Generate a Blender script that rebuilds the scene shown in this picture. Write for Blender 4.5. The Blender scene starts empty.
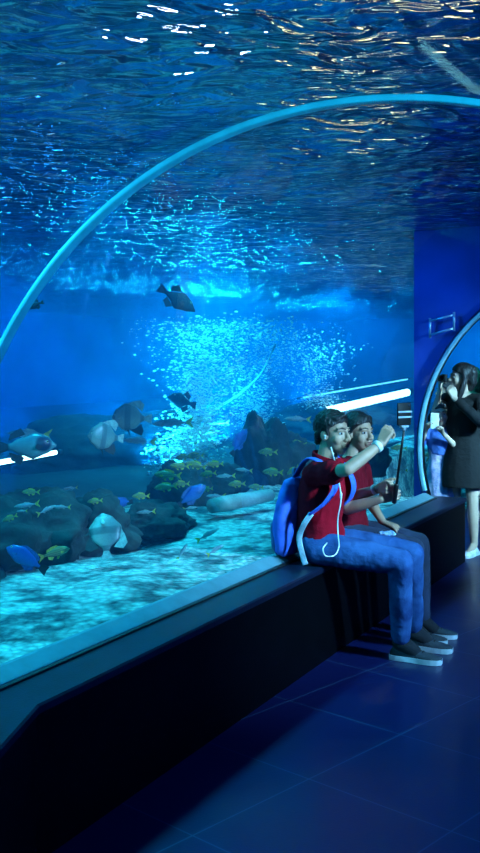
import bpy, bmesh, math, random
from mathutils import Vector, Matrix, Quaternion, noise
random.seed(7)
PI = math.pi
SC = bpy.context.scene
COL = SC.collection

# ------------------------------------------------------------------ frame
# Tunnel coordinates: s runs along the tunnel, d is the distance to the left of
# the camera's line along the tunnel, z is the height above the floor.
FPX, H, HOR, VX = 1000.0, 1.6, 359.7, 752.0
_L = math.hypot(VX - 240, FPX)
U = Vector(((VX - 240) / _L, FPX / _L, 0))
N = Vector((-U.y, U.x, 0))
TA, TZ, TR = 0.958, 0.905, 1.383           # axis offset, axis height, radius
S1, S2 = 2.488, 7.678                      # the two arch ribs
DB, HB = 2.022, 0.507                      # bench front, bench height
DG = TA + math.sqrt(TR * TR - (HB - TZ) ** 2)
ZS = 2.62                                  # water level


def W(s, d, z):
    return U * s + N * d + Vector((0, 0, z))


def P(px, py, Y):
    """point seen at a pixel, at depth Y"""
    return Vector(((px - 240) / FPX * Y, Y, H - (py - HOR) / FPX * Y))


def PD(px, py, d):
    t = (px - 240) / FPX
    return P(px, py, d / (t * N.x + N.y))


cam = bpy.data.cameras.new('camera')
cam.sensor_fit = 'AUTO'
cam.sensor_width = 36.0
cam.lens = FPX / 853.0 * 36.0
cam.shift_y = -(426.5 - HOR) / 853.0
cam.clip_start, cam.clip_end = 0.02, 200
camo = bpy.data.objects.new('camera', cam)
COL.objects.link(camo)
camo.location = (0, 0, H)
camo.rotation_euler = (PI / 2, 0, 0)
SC.camera = camo

# ------------------------------------------------------------------ materials
MATS = {}


def new_mat(name):
    m = bpy.data.materials.new(name)
    m.use_nodes = True
    m.node_tree.nodes.clear()
    MATS[name] = m
    return m, m.node_tree.nodes, m.node_tree.links


def mat(name, col, rough=0.6, metal=0.0, spec=0.5, var=0.25, vscale=12.0, bump=0.15, bscale=60.0,
        col2=None, stretch=(1, 1, 1), coat=0.0, sub=0.0):
    m, n, l = new_mat(name)
    out = n.new('ShaderNodeOutputMaterial')
    b = n.new('ShaderNodeBsdfPrincipled')
    l.new(b.outputs[0], out.inputs[0])
    tc = n.new('ShaderNodeTexCoord')
    mp = n.new('ShaderNodeMapping')
    mp.inputs['Scale'].default_value = stretch
    l.new(tc.outputs['Object'], mp.inputs[0])
    nz = n.new('ShaderNodeTexNoise')
    nz.inputs['Scale'].default_value = vscale
    nz.inputs['Detail'].default_value = 4
    l.new(mp.outputs[0], nz.inputs['Vector'])
    rp = n.new('ShaderNodeValToRGB')
    c2 = col2 if col2 else tuple(c * (1 - var) for c in col)
    c1 = col if col2 else tuple(min(1, c * (1 + var)) for c in col)
    rp.color_ramp.elements[0].position = 0.35
    rp.color_ramp.elements[1].position = 0.65
    rp.color_ramp.elements[0].color = (*c2, 1)
    rp.color_ramp.elements[1].color = (*c1, 1)
    l.new(nz.outputs['Fac'], rp.inputs[0])
    l.new(rp.outputs[0], b.inputs['Base Color'])
    b.inputs['Roughness'].default_value = rough
    b.inputs['Metallic'].default_value = metal
    b.inputs['Specular IOR Level'].default_value = spec
    if coat:
        b.inputs['Coat Weight'].default_value = coat
    if sub:
        b.inputs['Subsurface Weight'].default_value = sub
        b.inputs['Subsurface Radius'].default_value = (0.02, 0.01, 0.006)
    if bump:
        n2 = n.new('ShaderNodeTexNoise')
        n2.inputs['Scale'].default_value = bscale
        n2.inputs['Detail'].default_value = 3
        l.new(mp.outputs[0], n2.inputs['Vector'])
        bp = n.new('ShaderNodeBump')
        bp.inputs['Strength'].default_value = bump
        bp.inputs['Distance'].default_value = 0.02
        l.new(n2.outputs['Fac'], bp.inputs['Height'])
        l.new(bp.outputs[0], b.inputs['Normal'])
    return m


def emit(name, col, strength):
    m, n, l = new_mat(name)
    out = n.new('ShaderNodeOutputMaterial')
    e = n.new('ShaderNodeEmission')
    e.inputs[0].default_value = (*col, 1)
    e.inputs[1].default_value = strength
    l.new(e.outputs[0], out.inputs[0])
    return m


def acrylic(name, tint, gloss=0.05):
    m, n, l = new_mat(name)
    out = n.new('ShaderNodeOutputMaterial')
    mx = n.new('ShaderNodeMixShader')
    tr = n.new('ShaderNodeBsdfTransparent')
    tr.inputs[0].default_value = (*tint, 1)
    gl = n.new('ShaderNodeBsdfGlossy')
    gl.inputs['Roughness'].default_value = 0.03
    gl.inputs[0].default_value = (0.85, 0.95, 1, 1)
    lw = n.new('ShaderNodeLayerWeight')
    lw.inputs[0].default_value = 0.12
    mu = n.new('ShaderNodeMath')
    mu.operation = 'MULTIPLY'
    mu.inputs[1].default_value = 0.07
    l.new(lw.outputs['Fresnel'], mu.inputs[0])
    l.new(mu.outputs[0], mx.inputs[0])
    l.new(tr.outputs[0], mx.inputs[1])
    l.new(gl.outputs[0], mx.inputs[2])
    l.new(mx.outputs[0], out.inputs[0])
    return m


# ------------------------------------------------------------------ mesh helpers
def link(name, bm, material, parent=None, smooth=True, keep=False):
    me = bpy.data.meshes.new(name)
    bmesh.ops.recalc_face_normals(bm, faces=bm.faces)
    bm.to_mesh(me)
    if not keep:
        bm.free()
    if smooth:
        for p in me.polygons:
            p.use_smooth = True
    o = bpy.data.objects.new(name, me)
    if material is not None:
        me.materials.append(material)
    COL.objects.link(o)
    if parent is not None:
        o.parent = parent
    return o


def empty(name, loc, rot=None, scale=1.0):
    o = bpy.data.objects.new(name, None)
    o.empty_display_size = 0.1
    COL.objects.link(o)
    o.location = loc
    if rot is not None:
        o.rotation_mode = 'QUATERNION'
        o.rotation_quaternion = rot
    o.scale = (scale,) * 3
    return o


def tag(o, label=None, cat=None, group=None, kind=None):
    if label:
        o['label'] = label
    if cat:
        o['category'] = cat
    if group:
        o['group'] = group
    if kind:
        o['kind'] = kind
    return o


def bevel_all(bm, w, seg=2):
    bmesh.ops.bevel(bm, geom=list(bm.edges), offset=w, segments=seg, affect='EDGES', profile=0.5)


def box(bm, c, size, rot=None, bev=0.0):
    """box of full size; rot a 3x3/4x4 matrix"""
    b2 = bmesh.new()
    bmesh.ops.create_cube(b2, size=1.0)
    bmesh.ops.scale(b2, vec=size, verts=b2.verts)
    if bev:
        bevel_all(b2, bev)
    M = Matrix.Translation(c)
    if rot is not None:
        M = M @ rot.to_4x4()
    bmesh.ops.transform(b2, matrix=M, verts=b2.verts)
    add_bm(bm, b2)


def add_bm(bm, b2):
    me = bpy.data.meshes.new('t')
    b2.to_mesh(me)
    b2.free()
    bm.from_mesh(me)
    bpy.data.meshes.remove(me)


def frame_of(t, hint=None):
    t = t.normalized()
    h = hint if hint is not None else Vector((0, 0, 1))
    if abs(t.dot(h.normalized())) > 0.98:
        h = Vector((0, 1, 0)) if abs(t.y) < 0.9 else Vector((1, 0, 0))
    x = h - t * h.dot(t)
    x.normalize()
    return x, t.cross(x)


def tube(bm, pts, radii, seg=12, hint=None, closed=False, ell=None, caps=True):
    """loft of circles (or ellipses: ell = (kx, ky) per point or one pair; kx along the hint)"""
    pts = [Vector(p) for p in pts]
    n = len(pts)
    if not hasattr(radii, '__len__'):
        radii = [radii] * n
    rings = []
    xprev = None
    for i in range(n):
        if closed:
            t = pts[(i + 1) % n] - pts[i - 1]
        elif i == 0:
            t = pts[1] - pts[0]
        elif i == n - 1:
            t = pts[-1] - pts[-2]
        else:
            t = (pts[i + 1] - pts[i]).normalized() + (pts[i] - pts[i - 1]).normalized()
        t.normalize()
        if xprev is None or hint is not None:
            x, y = frame_of(t, hint)
        else:
            x = xprev - t * xprev.dot(t)
            x.normalize()
            y = t.cross(x)
        xprev = x
        e = (1, 1) if ell is None else (ell if not hasattr(ell[0], '__len__') else ell[i])
        rings.append([bm.verts.new(pts[i] + x * (math.cos(2 * PI * k / seg) * radii[i] * e[0])
                                   + y * (math.sin(2 * PI * k / seg) * radii[i] * e[1])) for k in range(seg)])
    for i in range(n if closed else n - 1):
        a, b = rings[i], rings[(i + 1) % n]
        for k in range(seg):
            bm.faces.new((a[k], a[(k + 1) % seg], b[(k + 1) % seg], b[k]))
    if caps and not closed:
        bm.faces.new(rings[0][::-1])
        bm.faces.new(rings[-1])
    return rings


def capsule(bm, p0, p1, r0, r1, seg=14):
    """tapered capsule with round ends, from p0 to p1"""
    p0, p1 = Vector(p0), Vector(p1)
    ax = (p1 - p0)
    L = ax.length
    ax = ax / L if L > 1e-6 else Vector((0, 0, 1))
    pts, rr = [], []
    for a in (89, 60, 30, 0):
        pts.append(p0 - ax * (math.sin(math.radians(a)) * r0))
        rr.append(max(math.cos(math.radians(a)) * r0, r0 * 0.03))
    for a in (0, 30, 60, 89):
        pts.append(p1 + ax * (math.sin(math.radians(a)) * r1))
        rr.append(max(math.cos(math.radians(a)) * r1, r1 * 0.03))
    tube(bm, pts, rr, seg)


def chain(bm, pts, radii, seg=14):
    for i in range(len(pts) - 1):
        capsule(bm, pts[i], pts[i + 1], radii[i], radii[i + 1], seg)


def ball(bm, c, r, rot=None, sub=3):
    b2 = bmesh.new()
    bmesh.ops.create_icosphere(b2, subdivisions=sub, radius=1.0)
    r = r if hasattr(r, '__len__') else (r, r, r)
    M = Matrix.Translation(c)
    if rot is not None:
        M = M @ rot.to_4x4()
    M = M @ Matrix.Diagonal((*r, 1))
    bmesh.ops.transform(b2, matrix=M, verts=b2.verts)
    add_bm(bm, b2)


def smooth_path(pts, k=6):
    pts = [Vector(p) for p in pts]
    out = []
    n = len(pts)
    for i in range(n - 1):
        p0, p1, p2, p3 = pts[max(i - 1, 0)], pts[i], pts[i + 1], pts[min(i + 2, n - 1)]
        for j in range(k):
            t = j / k
            out.append(0.5 * ((2 * p1) + (p2 - p0) * t + (2 * p0 - 5 * p1 + 4 * p2 - p3) * t * t
                              + (3 * p1 - p0 - 3 * p2 + p3) * t ** 3))
    out.append(pts[-1])
    return out


def remeshed(name, bm, material, parent, voxel=0.006, smooth=4, factor=0.5, shell=None):
    """union of everything in bm as ONE continuous surface"""
    me = bpy.data.meshes.new(name)
    bmesh.ops.recalc_face_normals(bm, faces=bm.faces)
    bm.to_mesh(me)
    bm.free()
    o = bpy.data.objects.new(name, me)
    COL.objects.link(o)
    r = o.modifiers.new('r', 'REMESH')
    r.mode = 'VOXEL'
    r.voxel_size = voxel
    r.use_smooth_shade = True
    if smooth:
        s = o.modifiers.new('s', 'SMOOTH')
        s.iterations = smooth
        s.factor = factor
    dg = bpy.context.evaluated_depsgraph_get()
    me2 = bpy.data.meshes.new_from_object(o.evaluated_get(dg))
    o.modifiers.clear()
    o.data = me2
    bpy.data.meshes.remove(me)
    me2.name = name
    for p in me2.polygons:
        p.use_smooth = True
    me2.materials.clear()
    me2.materials.append(material)
    if parent is not None:
        o.parent = parent
    return o


def world_parent(child, parent):
    """parent a mesh built in world coordinates to an Empty, keeping it in place"""
    bpy.context.view_layer.update()
    child.parent = parent
    child.matrix_parent_inverse = parent.matrix_world.inverted()
# ------------------------------------------------------------------ render look
SC.view_settings.view_transform = 'Standard'
SC.view_settings.look = 'None'
SC.view_settings.gamma = 1
SC.view_settings.use_curve_mapping = False
SC.view_settings.exposure = 0.0
cy = SC.cycles
cy.use_denoising = True
cy.max_bounces = 10
cy.transparent_max_bounces = 24
cy.glossy_bounces = 4
cy.diffuse_bounces = 3
cy.transmission_bounces = 6
cy.volume_bounces = 0
cy.sample_clamp_indirect = 4
cy.caustics_reflective = False
cy.caustics_refractive = False

wd = bpy.data.worlds.new('world')
SC.world = wd
wd.use_nodes = True
wd.node_tree.nodes['Background'].inputs[0].default_value = (0.02, 0.10, 0.5, 1)
wd.node_tree.nodes['Background'].inputs[1].default_value = 0.01

# ------------------------------------------------------------------ materials of the setting
M_acr = acrylic('acrylic', (0.97, 0.99, 1.0))


def floor_mat():
    m, n, l = new_mat('floor_tile')
    out = n.new('ShaderNodeOutputMaterial')
    b = n.new('ShaderNodeBsdfPrincipled')
    l.new(b.outputs[0], out.inputs[0])
    tc = n.new('ShaderNodeTexCoord')
    mp = n.new('ShaderNodeMapping')
    mp.inputs['Rotation'].default_value = (0, 0, math.radians(-47))
    mp.inputs['Location'].default_value = (0.13, 0.07, 0)
    l.new(tc.outputs['Object'], mp.inputs[0])
    br = n.new('ShaderNodeTexBrick')
    br.offset = 0.0
    br.inputs['Scale'].default_value = 1.0
    br.inputs['Brick Width'].default_value = 0.62
    br.inputs['Row Height'].default_value = 0.62
    br.inputs['Mortar Size'].default_value = 0.004
    br.inputs['Mortar Smooth'].default_value = 0.4
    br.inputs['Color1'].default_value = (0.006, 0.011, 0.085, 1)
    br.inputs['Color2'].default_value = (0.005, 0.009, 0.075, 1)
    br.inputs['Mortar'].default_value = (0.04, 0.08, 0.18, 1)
    l.new(mp.outputs[0], br.inputs['Vector'])
    l.new(br.outputs['Color'], b.inputs['Base Color'])
    nz = n.new('ShaderNodeTexNoise')
    nz.inputs['Scale'].default_value = 2.2
    nz.inputs['Detail'].default_value = 5
    l.new(tc.outputs['Object'], nz.inputs['Vector'])
    mr = n.new('ShaderNodeMapRange')
    mr.inputs['To Min'].default_value = 0.22
    mr.inputs['To Max'].default_value = 0.42
    l.new(nz.outputs['Fac'], mr.inputs[0])
    l.new(mr.outputs[0], b.inputs['Roughness'])
    b.inputs['Specular IOR Level'].default_value = 0.6
    n2 = n.new('ShaderNodeTexNoise')
    n2.inputs['Scale'].default_value = 90
    l.new(tc.outputs['Object'], n2.inputs['Vector'])
    bp = n.new('ShaderNodeBump')
    bp.inputs['Strength'].default_value = 0.05
    bp.inputs['Distance'].default_value = 0.01
    l.new(n2.outputs['Fac'], bp.inputs['Height'])
    l.new(bp.outputs[0], b.inputs['Normal'])
    return m


def gravel_mat():
    m, n, l = new_mat('gravel')
    out = n.new('ShaderNodeOutputMaterial')
    b = n.new('ShaderNodeBsdfPrincipled')
    l.new(b.outputs[0], out.inputs[0])
    tc = n.new('ShaderNodeTexCoord')
    v = n.new('ShaderNodeTexVoronoi')
    v.inputs['Scale'].default_value = 26
    l.new(tc.outputs['Object'], v.inputs['Vector'])
    rp = n.new('ShaderNodeValToRGB')
    rp.color_ramp.elements[0].color = (0.75, 0.80, 0.74, 1)
    rp.color_ramp.elements[1].color = (0.30, 0.36, 0.36, 1)
    rp.color_ramp.elements[1].position = 0.75
    l.new(v.outputs['Distance'], rp.inputs[0])
    nz = n.new('ShaderNodeTexNoise')
    nz.inputs['Scale'].default_value = 6.5
    nz.inputs['Detail'].default_value = 8
    l.new(tc.outputs['Object'], nz.inputs['Vector'])
    r2 = n.new('ShaderNodeValToRGB')
    r2.color_ramp.elements[0].position = 0.38
    r2.color_ramp.elements[0].color = (0.10, 0.13, 0.18, 1)
    r2.color_ramp.elements[1].position = 0.58
    r2.color_ramp.elements[1].color = (1, 1, 1, 1)
    l.new(nz.outputs['Fac'], r2.inputs[0])
    mx = n.new('ShaderNodeMixRGB')
    mx.blend_type = 'MULTIPLY'
    mx.inputs[0].default_value = 0.95
    l.new(rp.outputs[0], mx.inputs[1])
    l.new(r2.outputs[0], mx.inputs[2])
    l.new(mx.outputs[0], b.inputs['Base Color'])
    b.inputs['Roughness'].default_value = 0.85
    bp = n.new('ShaderNodeBump')
    bp.inputs['Strength'].default_value = 0.9
    bp.inputs['Distance'].default_value = 0.03
    l.new(v.outputs['Distance'], bp.inputs['Height'])
    bp.invert = True
    l.new(bp.outputs[0], b.inputs['Normal'])
    return m


def water_surface_mat():
    """underside of the water: mostly a mirror, ruffled by waves, partly see-through"""
    m, n, l = new_mat('water_surface')
    out = n.new('ShaderNodeOutputMaterial')
    tc = n.new('ShaderNodeTexCoord')
    mp = n.new('ShaderNodeMapping')
    mp.inputs['Rotation'].default_value = (0, 0, 0.2)
    mp.inputs['Scale'].default_value = (0.7, 1.0, 1)
    l.new(tc.outputs['Object'], mp.inputs[0])
    a = n.new('ShaderNodeTexNoise')
    a.inputs['Scale'].default_value = 7.0
    a.inputs['Detail'].default_value = 2
    a.inputs['Distortion'].default_value = 0.7
    l.new(mp.outputs[0], a.inputs['Vector'])
    bp = n.new('ShaderNodeBump')
    bp.inputs['Strength'].default_value = 1.0
    bp.inputs['Distance'].default_value = 0.14
    l.new(a.outputs['Fac'], bp.inputs['Height'])
    gl = n.new('ShaderNodeBsdfGlossy')
    gl.inputs['Roughness'].default_value = 0.06
    gl.inputs[0].default_value = (0.80, 0.92, 1.0, 1)
    rf = n.new('ShaderNodeBsdfRefraction')
    rf.inputs['IOR'].default_value = 1.1
    rf.inputs['Roughness'].default_value = 0.02
    rf.inputs[0].default_value = (0.9, 0.97, 1, 1)
    for x in (gl, rf):
        l.new(bp.outputs[0], x.inputs['Normal'])
    m2 = n.new('ShaderNodeMixShader')
    m2.inputs[0].default_value = 0.62
    l.new(rf.outputs[0], m2.inputs[1])
    l.new(gl.outputs[0], m2.inputs[2])
    l.new(m2.outputs[0], out.inputs[0])
    return m


def water_mat():
    m, n, l = new_mat('tank_water')
    out = n.new('ShaderNodeOutputMaterial')
    tr = n.new('ShaderNodeBsdfTransparent')
    l.new(tr.outputs[0], out.inputs['Surface'])
    ab = n.new('ShaderNodeVolumeAbsorption')
    ab.inputs[0].default_value = (0.10, 0.72, 0.96, 1)
    ab.inputs[1].default_value = 0.14
    sc = n.new('ShaderNodeVolumeScatter')
    sc.inputs[0].default_value = (0.02, 0.42, 1.0, 1)
    sc.inputs[1].default_value = 0.058
    sc.inputs['Anisotropy'].default_value = 0.2
    ad = n.new('ShaderNodeAddShader')
    l.new(ab.outputs[0], ad.inputs[0])
    l.new(sc.outputs[0], ad.inputs[1])
    l.new(ad.outputs[0], out.inputs['Volume'])
    return m


M_floor = floor_mat()
M_gravel = gravel_mat()
M_surf = water_surface_mat()
M_water = water_mat()
M_bench = mat('bench_black', (0.0010, 0.0013, 0.0025), rough=0.45, bump=0.1, bscale=140, spec=0.12)
M_ledge = mat('bench_top_blue_black', (0.004, 0.008, 0.026), rough=0.4, bump=0.08, bscale=120, spec=0.5)
M_strip = mat('sill_aluminium', (0.13, 0.24, 0.30), rough=0.5, metal=0.0, var=0.1, bump=0.05)
M_rib = mat('rib_blue_metal', (0.30, 0.68, 0.92), rough=0.35, metal=0.0, var=0.12, bump=0.03)
M_rib2 = mat('rib_teal_metal', (0.20, 0.42, 0.50), rough=0.4, metal=0.0, var=0.12, bump=0.03)
M_seal = mat('black_seal', (0.008, 0.009, 0.012), rough=0.5)
M_backwall = mat('tank_wall_blue', (0.04, 0.22, 0.50), rough=0.9, var=0.35, vscale=0.7, bump=0.3, bscale=4)
M_portal = mat('portal_wall_blue', (0.012, 0.05, 0.34), rough=0.8, var=0.3, vscale=1.5, bump=0.2, bscale=6)
M_dark = mat('dark_hall', (0.01, 0.012, 0.02), rough=0.9)


# ------------------------------------------------------------------ room shell
def arc_pts(s, r=TR, a0=None, a1=None, n=64, zc=TZ):
    """points round the tunnel section from the left base over the top to the right base"""
    base = math.asin((HB - TZ) / TR)
    a0 = base if a0 is None else a0
    a1 = PI - base if a1 is None else a1
    return [W(s, TA + r * math.cos(a0 + (a1 - a0) * i / n), zc + r * math.sin(a0 + (a1 - a0) * i / n)) for i in range(n + 1)]


def sheet(bm, s_list, r, a0=None, a1=None, n=64, zc=TZ):
    rows = [[bm.verts.new(p) for p in arc_pts(s, r, a0, a1, n, zc)] for s in s_list]
    for A, B in zip(rows, rows[1:]):
        for i in range(n):
            bm.faces.new((A[i], A[i + 1], B[i + 1], B[i]))
    return rows


def prism(bm, prof, s0, s1):
    """close a polygon of (d, z) between two stations"""
    a = [bm.verts.new(W(s0, d, z)) for d, z in prof]
    b = [bm.verts.new(W(s1, d, z)) for d, z in prof]
    k = len(prof)
    for i in range(k):
        bm.faces.new((a[i], a[(i + 1) % k], b[(i + 1) % k], b[i]))
    bm.faces.new(a[::-1])
    bm.faces.new(b)


def struct(name, bm, m, smooth=False):
    o = link(name, bm, m, smooth=smooth)
    o['kind'] = 'structure'
    return o


# floor slab of the walkway
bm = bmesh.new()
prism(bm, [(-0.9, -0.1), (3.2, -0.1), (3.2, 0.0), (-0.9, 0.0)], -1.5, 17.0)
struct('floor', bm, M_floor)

# the bench: black plinth and ledge along the left foot of the glass, with a kink at the near rib
def bench_profile(df):
    return df


bm = bmesh.new()
st = [(0.4, 1.20), (2.53, DB), (7.86, DB)]
rows = []
for s, df in st:
    rows.append([bm.verts.new(W(s, d, z)) for d, z in ((df, 0.0), (df, HB - 0.03), (DG + 0.031, HB - 0.03), (DG + 0.031, 0.0))])
for A, B in zip(rows, rows[1:]):
    for i in range(4):
        bm.faces.new((A[i], A[(i + 1) % 4], B[(i + 1) % 4], B[i]))
bm.faces.new(rows[0][::-1]); bm.faces.new(rows[-1])
bench = link('bench', bm, M_bench, smooth=False)
tag(bench, 'long black bench plinth along the foot of the tunnel glass', 'bench')
bm = bmesh.new()
rows = []
for s, df in st:
    rows.append([bm.verts.new(W(s, d, z)) for d, z in ((df - 0.012, HB - 0.029), (df - 0.012, HB - 0.006), (df - 0.004, HB), (DG + 0.015, HB), (DG + 0.015, HB - 0.029))])
for A, B in zip(rows, rows[1:]):
    for i in range(5):
        bm.faces.new((A[i], A[(i + 1) % 5], B[(i + 1) % 5], B[i]))
bm.faces.new(rows[0][::-1]); bm.faces.new(rows[-1])
link('seat_ledge', bm, M_ledge, bench, smooth=False)

# same plinth on the right side of the walkway (out of frame, carries the right glass)
DR = 2 * TA - DG
bm = bmesh.new()
prism(bm, [(DR - 0.12, 0), (DR + 0.02, 0), (DR + 0.02, HB), (DR - 0.12, HB)], -1.5, 7.86)
struct('trim_1', bm, M_bench)

# aluminium sill strip along the foot of the acrylic, with a black gasket
base_a = math.asin((HB - TZ) / TR)
bm = bmesh.new()
prism(bm, [(DG - 0.055, HB + 0.001), (DG - 0.055, HB + 0.010), (DG - 0.048, HB + 0.014), (DG + 0.012, HB + 0.040), (DG + 0.03, HB + 0.040), (DG + 0.03, HB + 0.001)], 0.4, 7.70)
struct('trim_2', bm, M_strip)
bm = bmesh.new()
prism(bm, [(DG - 0.078, HB + 0.0005), (DG - 0.078, HB + 0.008), (DG - 0.056, HB + 0.008), (DG - 0.056, HB + 0.0005)], 0.4, 7.70)
struct('trim_3', bm, M_seal)

# acrylic vault in two panels
for i, (sa, sb) in enumerate(((-1.5, S1 - 0.012), (S1 + 0.012, S2))):
    bm = bmesh.new()
    sheet(bm, [sa, sb], TR, n=96)
    o = struct('window_%d' % (i + 1), bm, M_acr, smooth=True)

# arch ribs
def rib(name, s, prof, m):
    bm = bmesh.new()
    a0, a1, n = base_a + 0.045, PI - base_a - 0.045, 110
    rows = []
    for i in range(n + 1):
        a = a0 + (a1 - a0) * i / n
        c, sn = math.cos(a), math.sin(a)
        rows.append([bm.verts.new(W(s + ds, TA + (TR + dr) * c, TZ + (TR + dr) * sn)) for ds, dr in prof])
    k = len(prof)
    for A, B in zip(rows, rows[1:]):
        for j in range(k):
            bm.faces.new((A[j], A[(j + 1) % k], B[(j + 1) % k], B[j]))
    bm.faces.new(rows[0][::-1]); bm.faces.new(rows[-1])
    o = struct(name, bm, m, smooth=True)
    md = o.modifiers.new('b', 'BEVEL')
    md.width = 0.004
    md.segments = 2
    return o


rib('trim_4', S1, [(-0.019, 0.004), (-0.019, -0.014), (0.019, -0.014), (0.019, 0.004)], M_rib)
# wide clear flange bonded over the joint outside the vault
bm = bmesh.new()
sheet(bm, [S1 - 0.16, S1 + 0.02], TR + 0.02, a0=base_a + 0.05, a1=PI - base_a - 0.05, n=96)
sheet(bm, [S1 - 0.162, S1 - 0.155], TR + 0.022, a0=base_a + 0.05, a1=PI - base_a - 0.05, n=96)
struct('window_3', bm, acrylic('acrylic_flange', (0.72, 0.92, 0.98)), smooth=True)
rib('trim_5', S2, [(-0.022, 0.006), (-0.022, -0.016), (-0.012, -0.022), (0.012, -0.022), (0.022, -0.016), (0.022, 0.006)], M_rib2)

# blue portal wall that carries the far rib, water on both sides
PW0, PW1, PD_ = S2 + 0.04, S2 + 0.12, 2.395
bm = bmesh.new()
n = 64
inner0 = [(TA + TR * math.cos(base_a + (PI - 2 * base_a) * i / n), TZ + TR * math.sin(base_a + (PI - 2 * base_a) * i / n)) for i in range(n + 1)]
prof = [(PD_, 0.3)] + [(DG + 0.034, 0.3)] + inner0 + [(DR, 0.3), (2 * TA - PD_, 0.3), (2 * TA - PD_, ZS + 0.6), (PD_, ZS + 0.6)]
prism(bm, prof, PW0, PW1)
struct('wall_far', bm, M_portal)
# dark collar between the rib and the portal
bm = bmesh.new()
for r_ in (TR - 0.004, TR + 0.03):
    sheet(bm, [S2 + 0.024, PW1 + 0.01], r_, n=64)
struct('trim_6', bm, M_bench, smooth=True)

# wider acrylic passage beyond the portal
R2 = 1.85
b2 = math.asin((0.02 - TZ) / R2)
bm = bmesh.new()
sheet(bm, [PW1 + 0.01, 15.0], R2, a0=b2, a1=PI - b2, n=64)
struct('window_4', bm, M_acr, smooth=True)

# tank: bottom, back, ends
DBK, SE, SB = 14.0, 24.0, -6.0
bm = bmesh.new()
NX, NY = 120, 70
grid = []
for i in range(NX + 1):
    s = SB + (SE - SB - 0.1) * i / NX
    row = []
    for j in range(NY + 1):
        d = DG + 0.034 + (4.15 - DG) * (j / NY) ** 1.2
        z = HB + 0.03 + 0.10 * noise.noise(Vector((s * 0.7, d * 0.9, 3))) * min(1, (d - DG) * 1.2) + 0.03 * noise.noise(Vector((s * 2.3, d * 2.5, 9))) * min(1, (d - DG) * 2)
        if s > PW0 - 0.2:
            z -= min(0.5, (s - PW0 + 0.2)) if d < 3.2 else 0
            d += 0.36 * (1 - j / NY)
        row.append(bm.verts.new(W(s, d, z)))
    grid.append(row)
for i in range(NX):
    for j in range(NY):
        bm.faces.new((grid[i][j], grid[i + 1][j], grid[i + 1][j + 1], grid[i][j + 1]))
go = link('gravel_bed', bm, M_gravel)
tag(go, 'pale turquoise gravel covering the tank bottom beside the glass', 'gravel', kind='stuff')
bm = bmesh.new()
prism(bm, [(4.0, 0.3), (DBK - 0.02, 0.3), (DBK - 0.02, HB + 0.07), (4.0, HB + 0.05)], SB, SE - 0.05)
struct('floor_tank_left', bm, mat('tank_floor_dark', (0.012, 0.025, 0.03), rough=0.9, var=0.4, vscale=2, bump=0.5, bscale=12))
bm = bmesh.new()
prism(bm, [(-6, HB - 0.02), (DR - 0.13, HB - 0.02), (DR - 0.13, HB + 0.02), (-6, HB + 0.02)], SB, SE)
struct('floor_tank_right', bm, M_gravel)
bm = bmesh.new()
prism(bm, [(DBK, 0), (DBK + 0.2, 0), (DBK + 0.2, 4.6), (DBK, 4.6)], SB, SE)
struct('wall_back', bm, M_backwall)
bm = bmesh.new()
prism(bm, [(-6.2, 0), (-6, 0), (-6, 4.6), (-6.2, 4.6)], SB, SE)
struct('wall_right', bm, M_backwall)
bm = bmesh.new()
prism(bm, [(-6, 0), (DBK, 0), (DBK, 4.6), (-6, 4.6)], SE, SE + 0.2)
struct('wall_end', bm, M_backwall)
bm = bmesh.new()
prism(bm, [(-6, 4.6), (DBK, 4.6), (DBK, 4.8), (-6, 4.8)], SB, SE)
struct('ceiling', bm, M_dark)

# water surface with real swell
bm = bmesh.new()
NX, NY = 150, 110
grid = []
for i in range(NX + 1):
    s = SB + (SE - SB) * i / NX
    row = []
    for j in range(NY + 1):
        d = -6 + (DBK + 6) * j / NY
        z = ZS + 0.05 * noise.noise(Vector((s * 0.9, d * 0.9, 1))) + 0.02 * noise.noise(Vector((s * 2.5, d * 2.2, 5)))
        row.append(bm.verts.new(W(s, d, z)))
    grid.append(row)
for i in range(NX):
    for j in range(NY):
        bm.faces.new((grid[i][j], grid[i + 1][j], grid[i + 1][j + 1], grid[i][j + 1]))
ws = struct('water_surface', bm, M_surf, smooth=True)

# the water itself (a hazy blue volume round both passages)
def arc_dz(r, a0, n=48):
    return [(TA + r * math.cos(a0 + (PI - 2 * a0) * i / n), TZ + r * math.sin(a0 + (PI - 2 * a0) * i / n)) for i in range(n + 1)]


bm = bmesh.new()
zt = ZS + 0.06
prof = [(DBK - 0.02, 0.35), (DG + 0.02, 0.35)] + [(d, z) for d, z in arc_dz(TR + 0.004, base_a)] + [(DR - 0.02, 0.35), (-5.9, 0.35), (-5.9, zt), (DBK - 0.02, zt)]
prism(bm, prof, SB + 0.02, PW0 + 0.05)
struct('tank_water', bm, M_water)
bm = bmesh.new()
rr = R2 + 0.004
prof = [(DBK - 0.02, -0.05), (TA + rr * math.cos(b2) + 0.01, -0.05)] + arc_dz(rr, b2) + [(TA - rr * math.cos(b2) - 0.01, -0.05), (-5.9, -0.05), (-5.9, zt), (DBK - 0.02, zt)]
prism(bm, prof, PW0 + 0.052, SE - 0.02)
struct('tank_water_beyond', bm, M_water)


# ------------------------------------------------------------------ unseen lamps added to light the scene, floodlights over the water
def area(name, loc, target, size, power, col, spread=180):
    L = bpy.data.lights.new(name, 'AREA')
    L.shape = 'DISK'
    L.size = size
    L.energy = power
    L.color = col
    L.spread = math.radians(spread)
    o = bpy.data.objects.new(name, L)
    COL.objects.link(o)
    o.location = loc
    o.rotation_mode = 'QUATERNION'
    o.rotation_quaternion = (Vector(target) - Vector(loc)).to_track_quat('-Z', 'Y')
    return o


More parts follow.
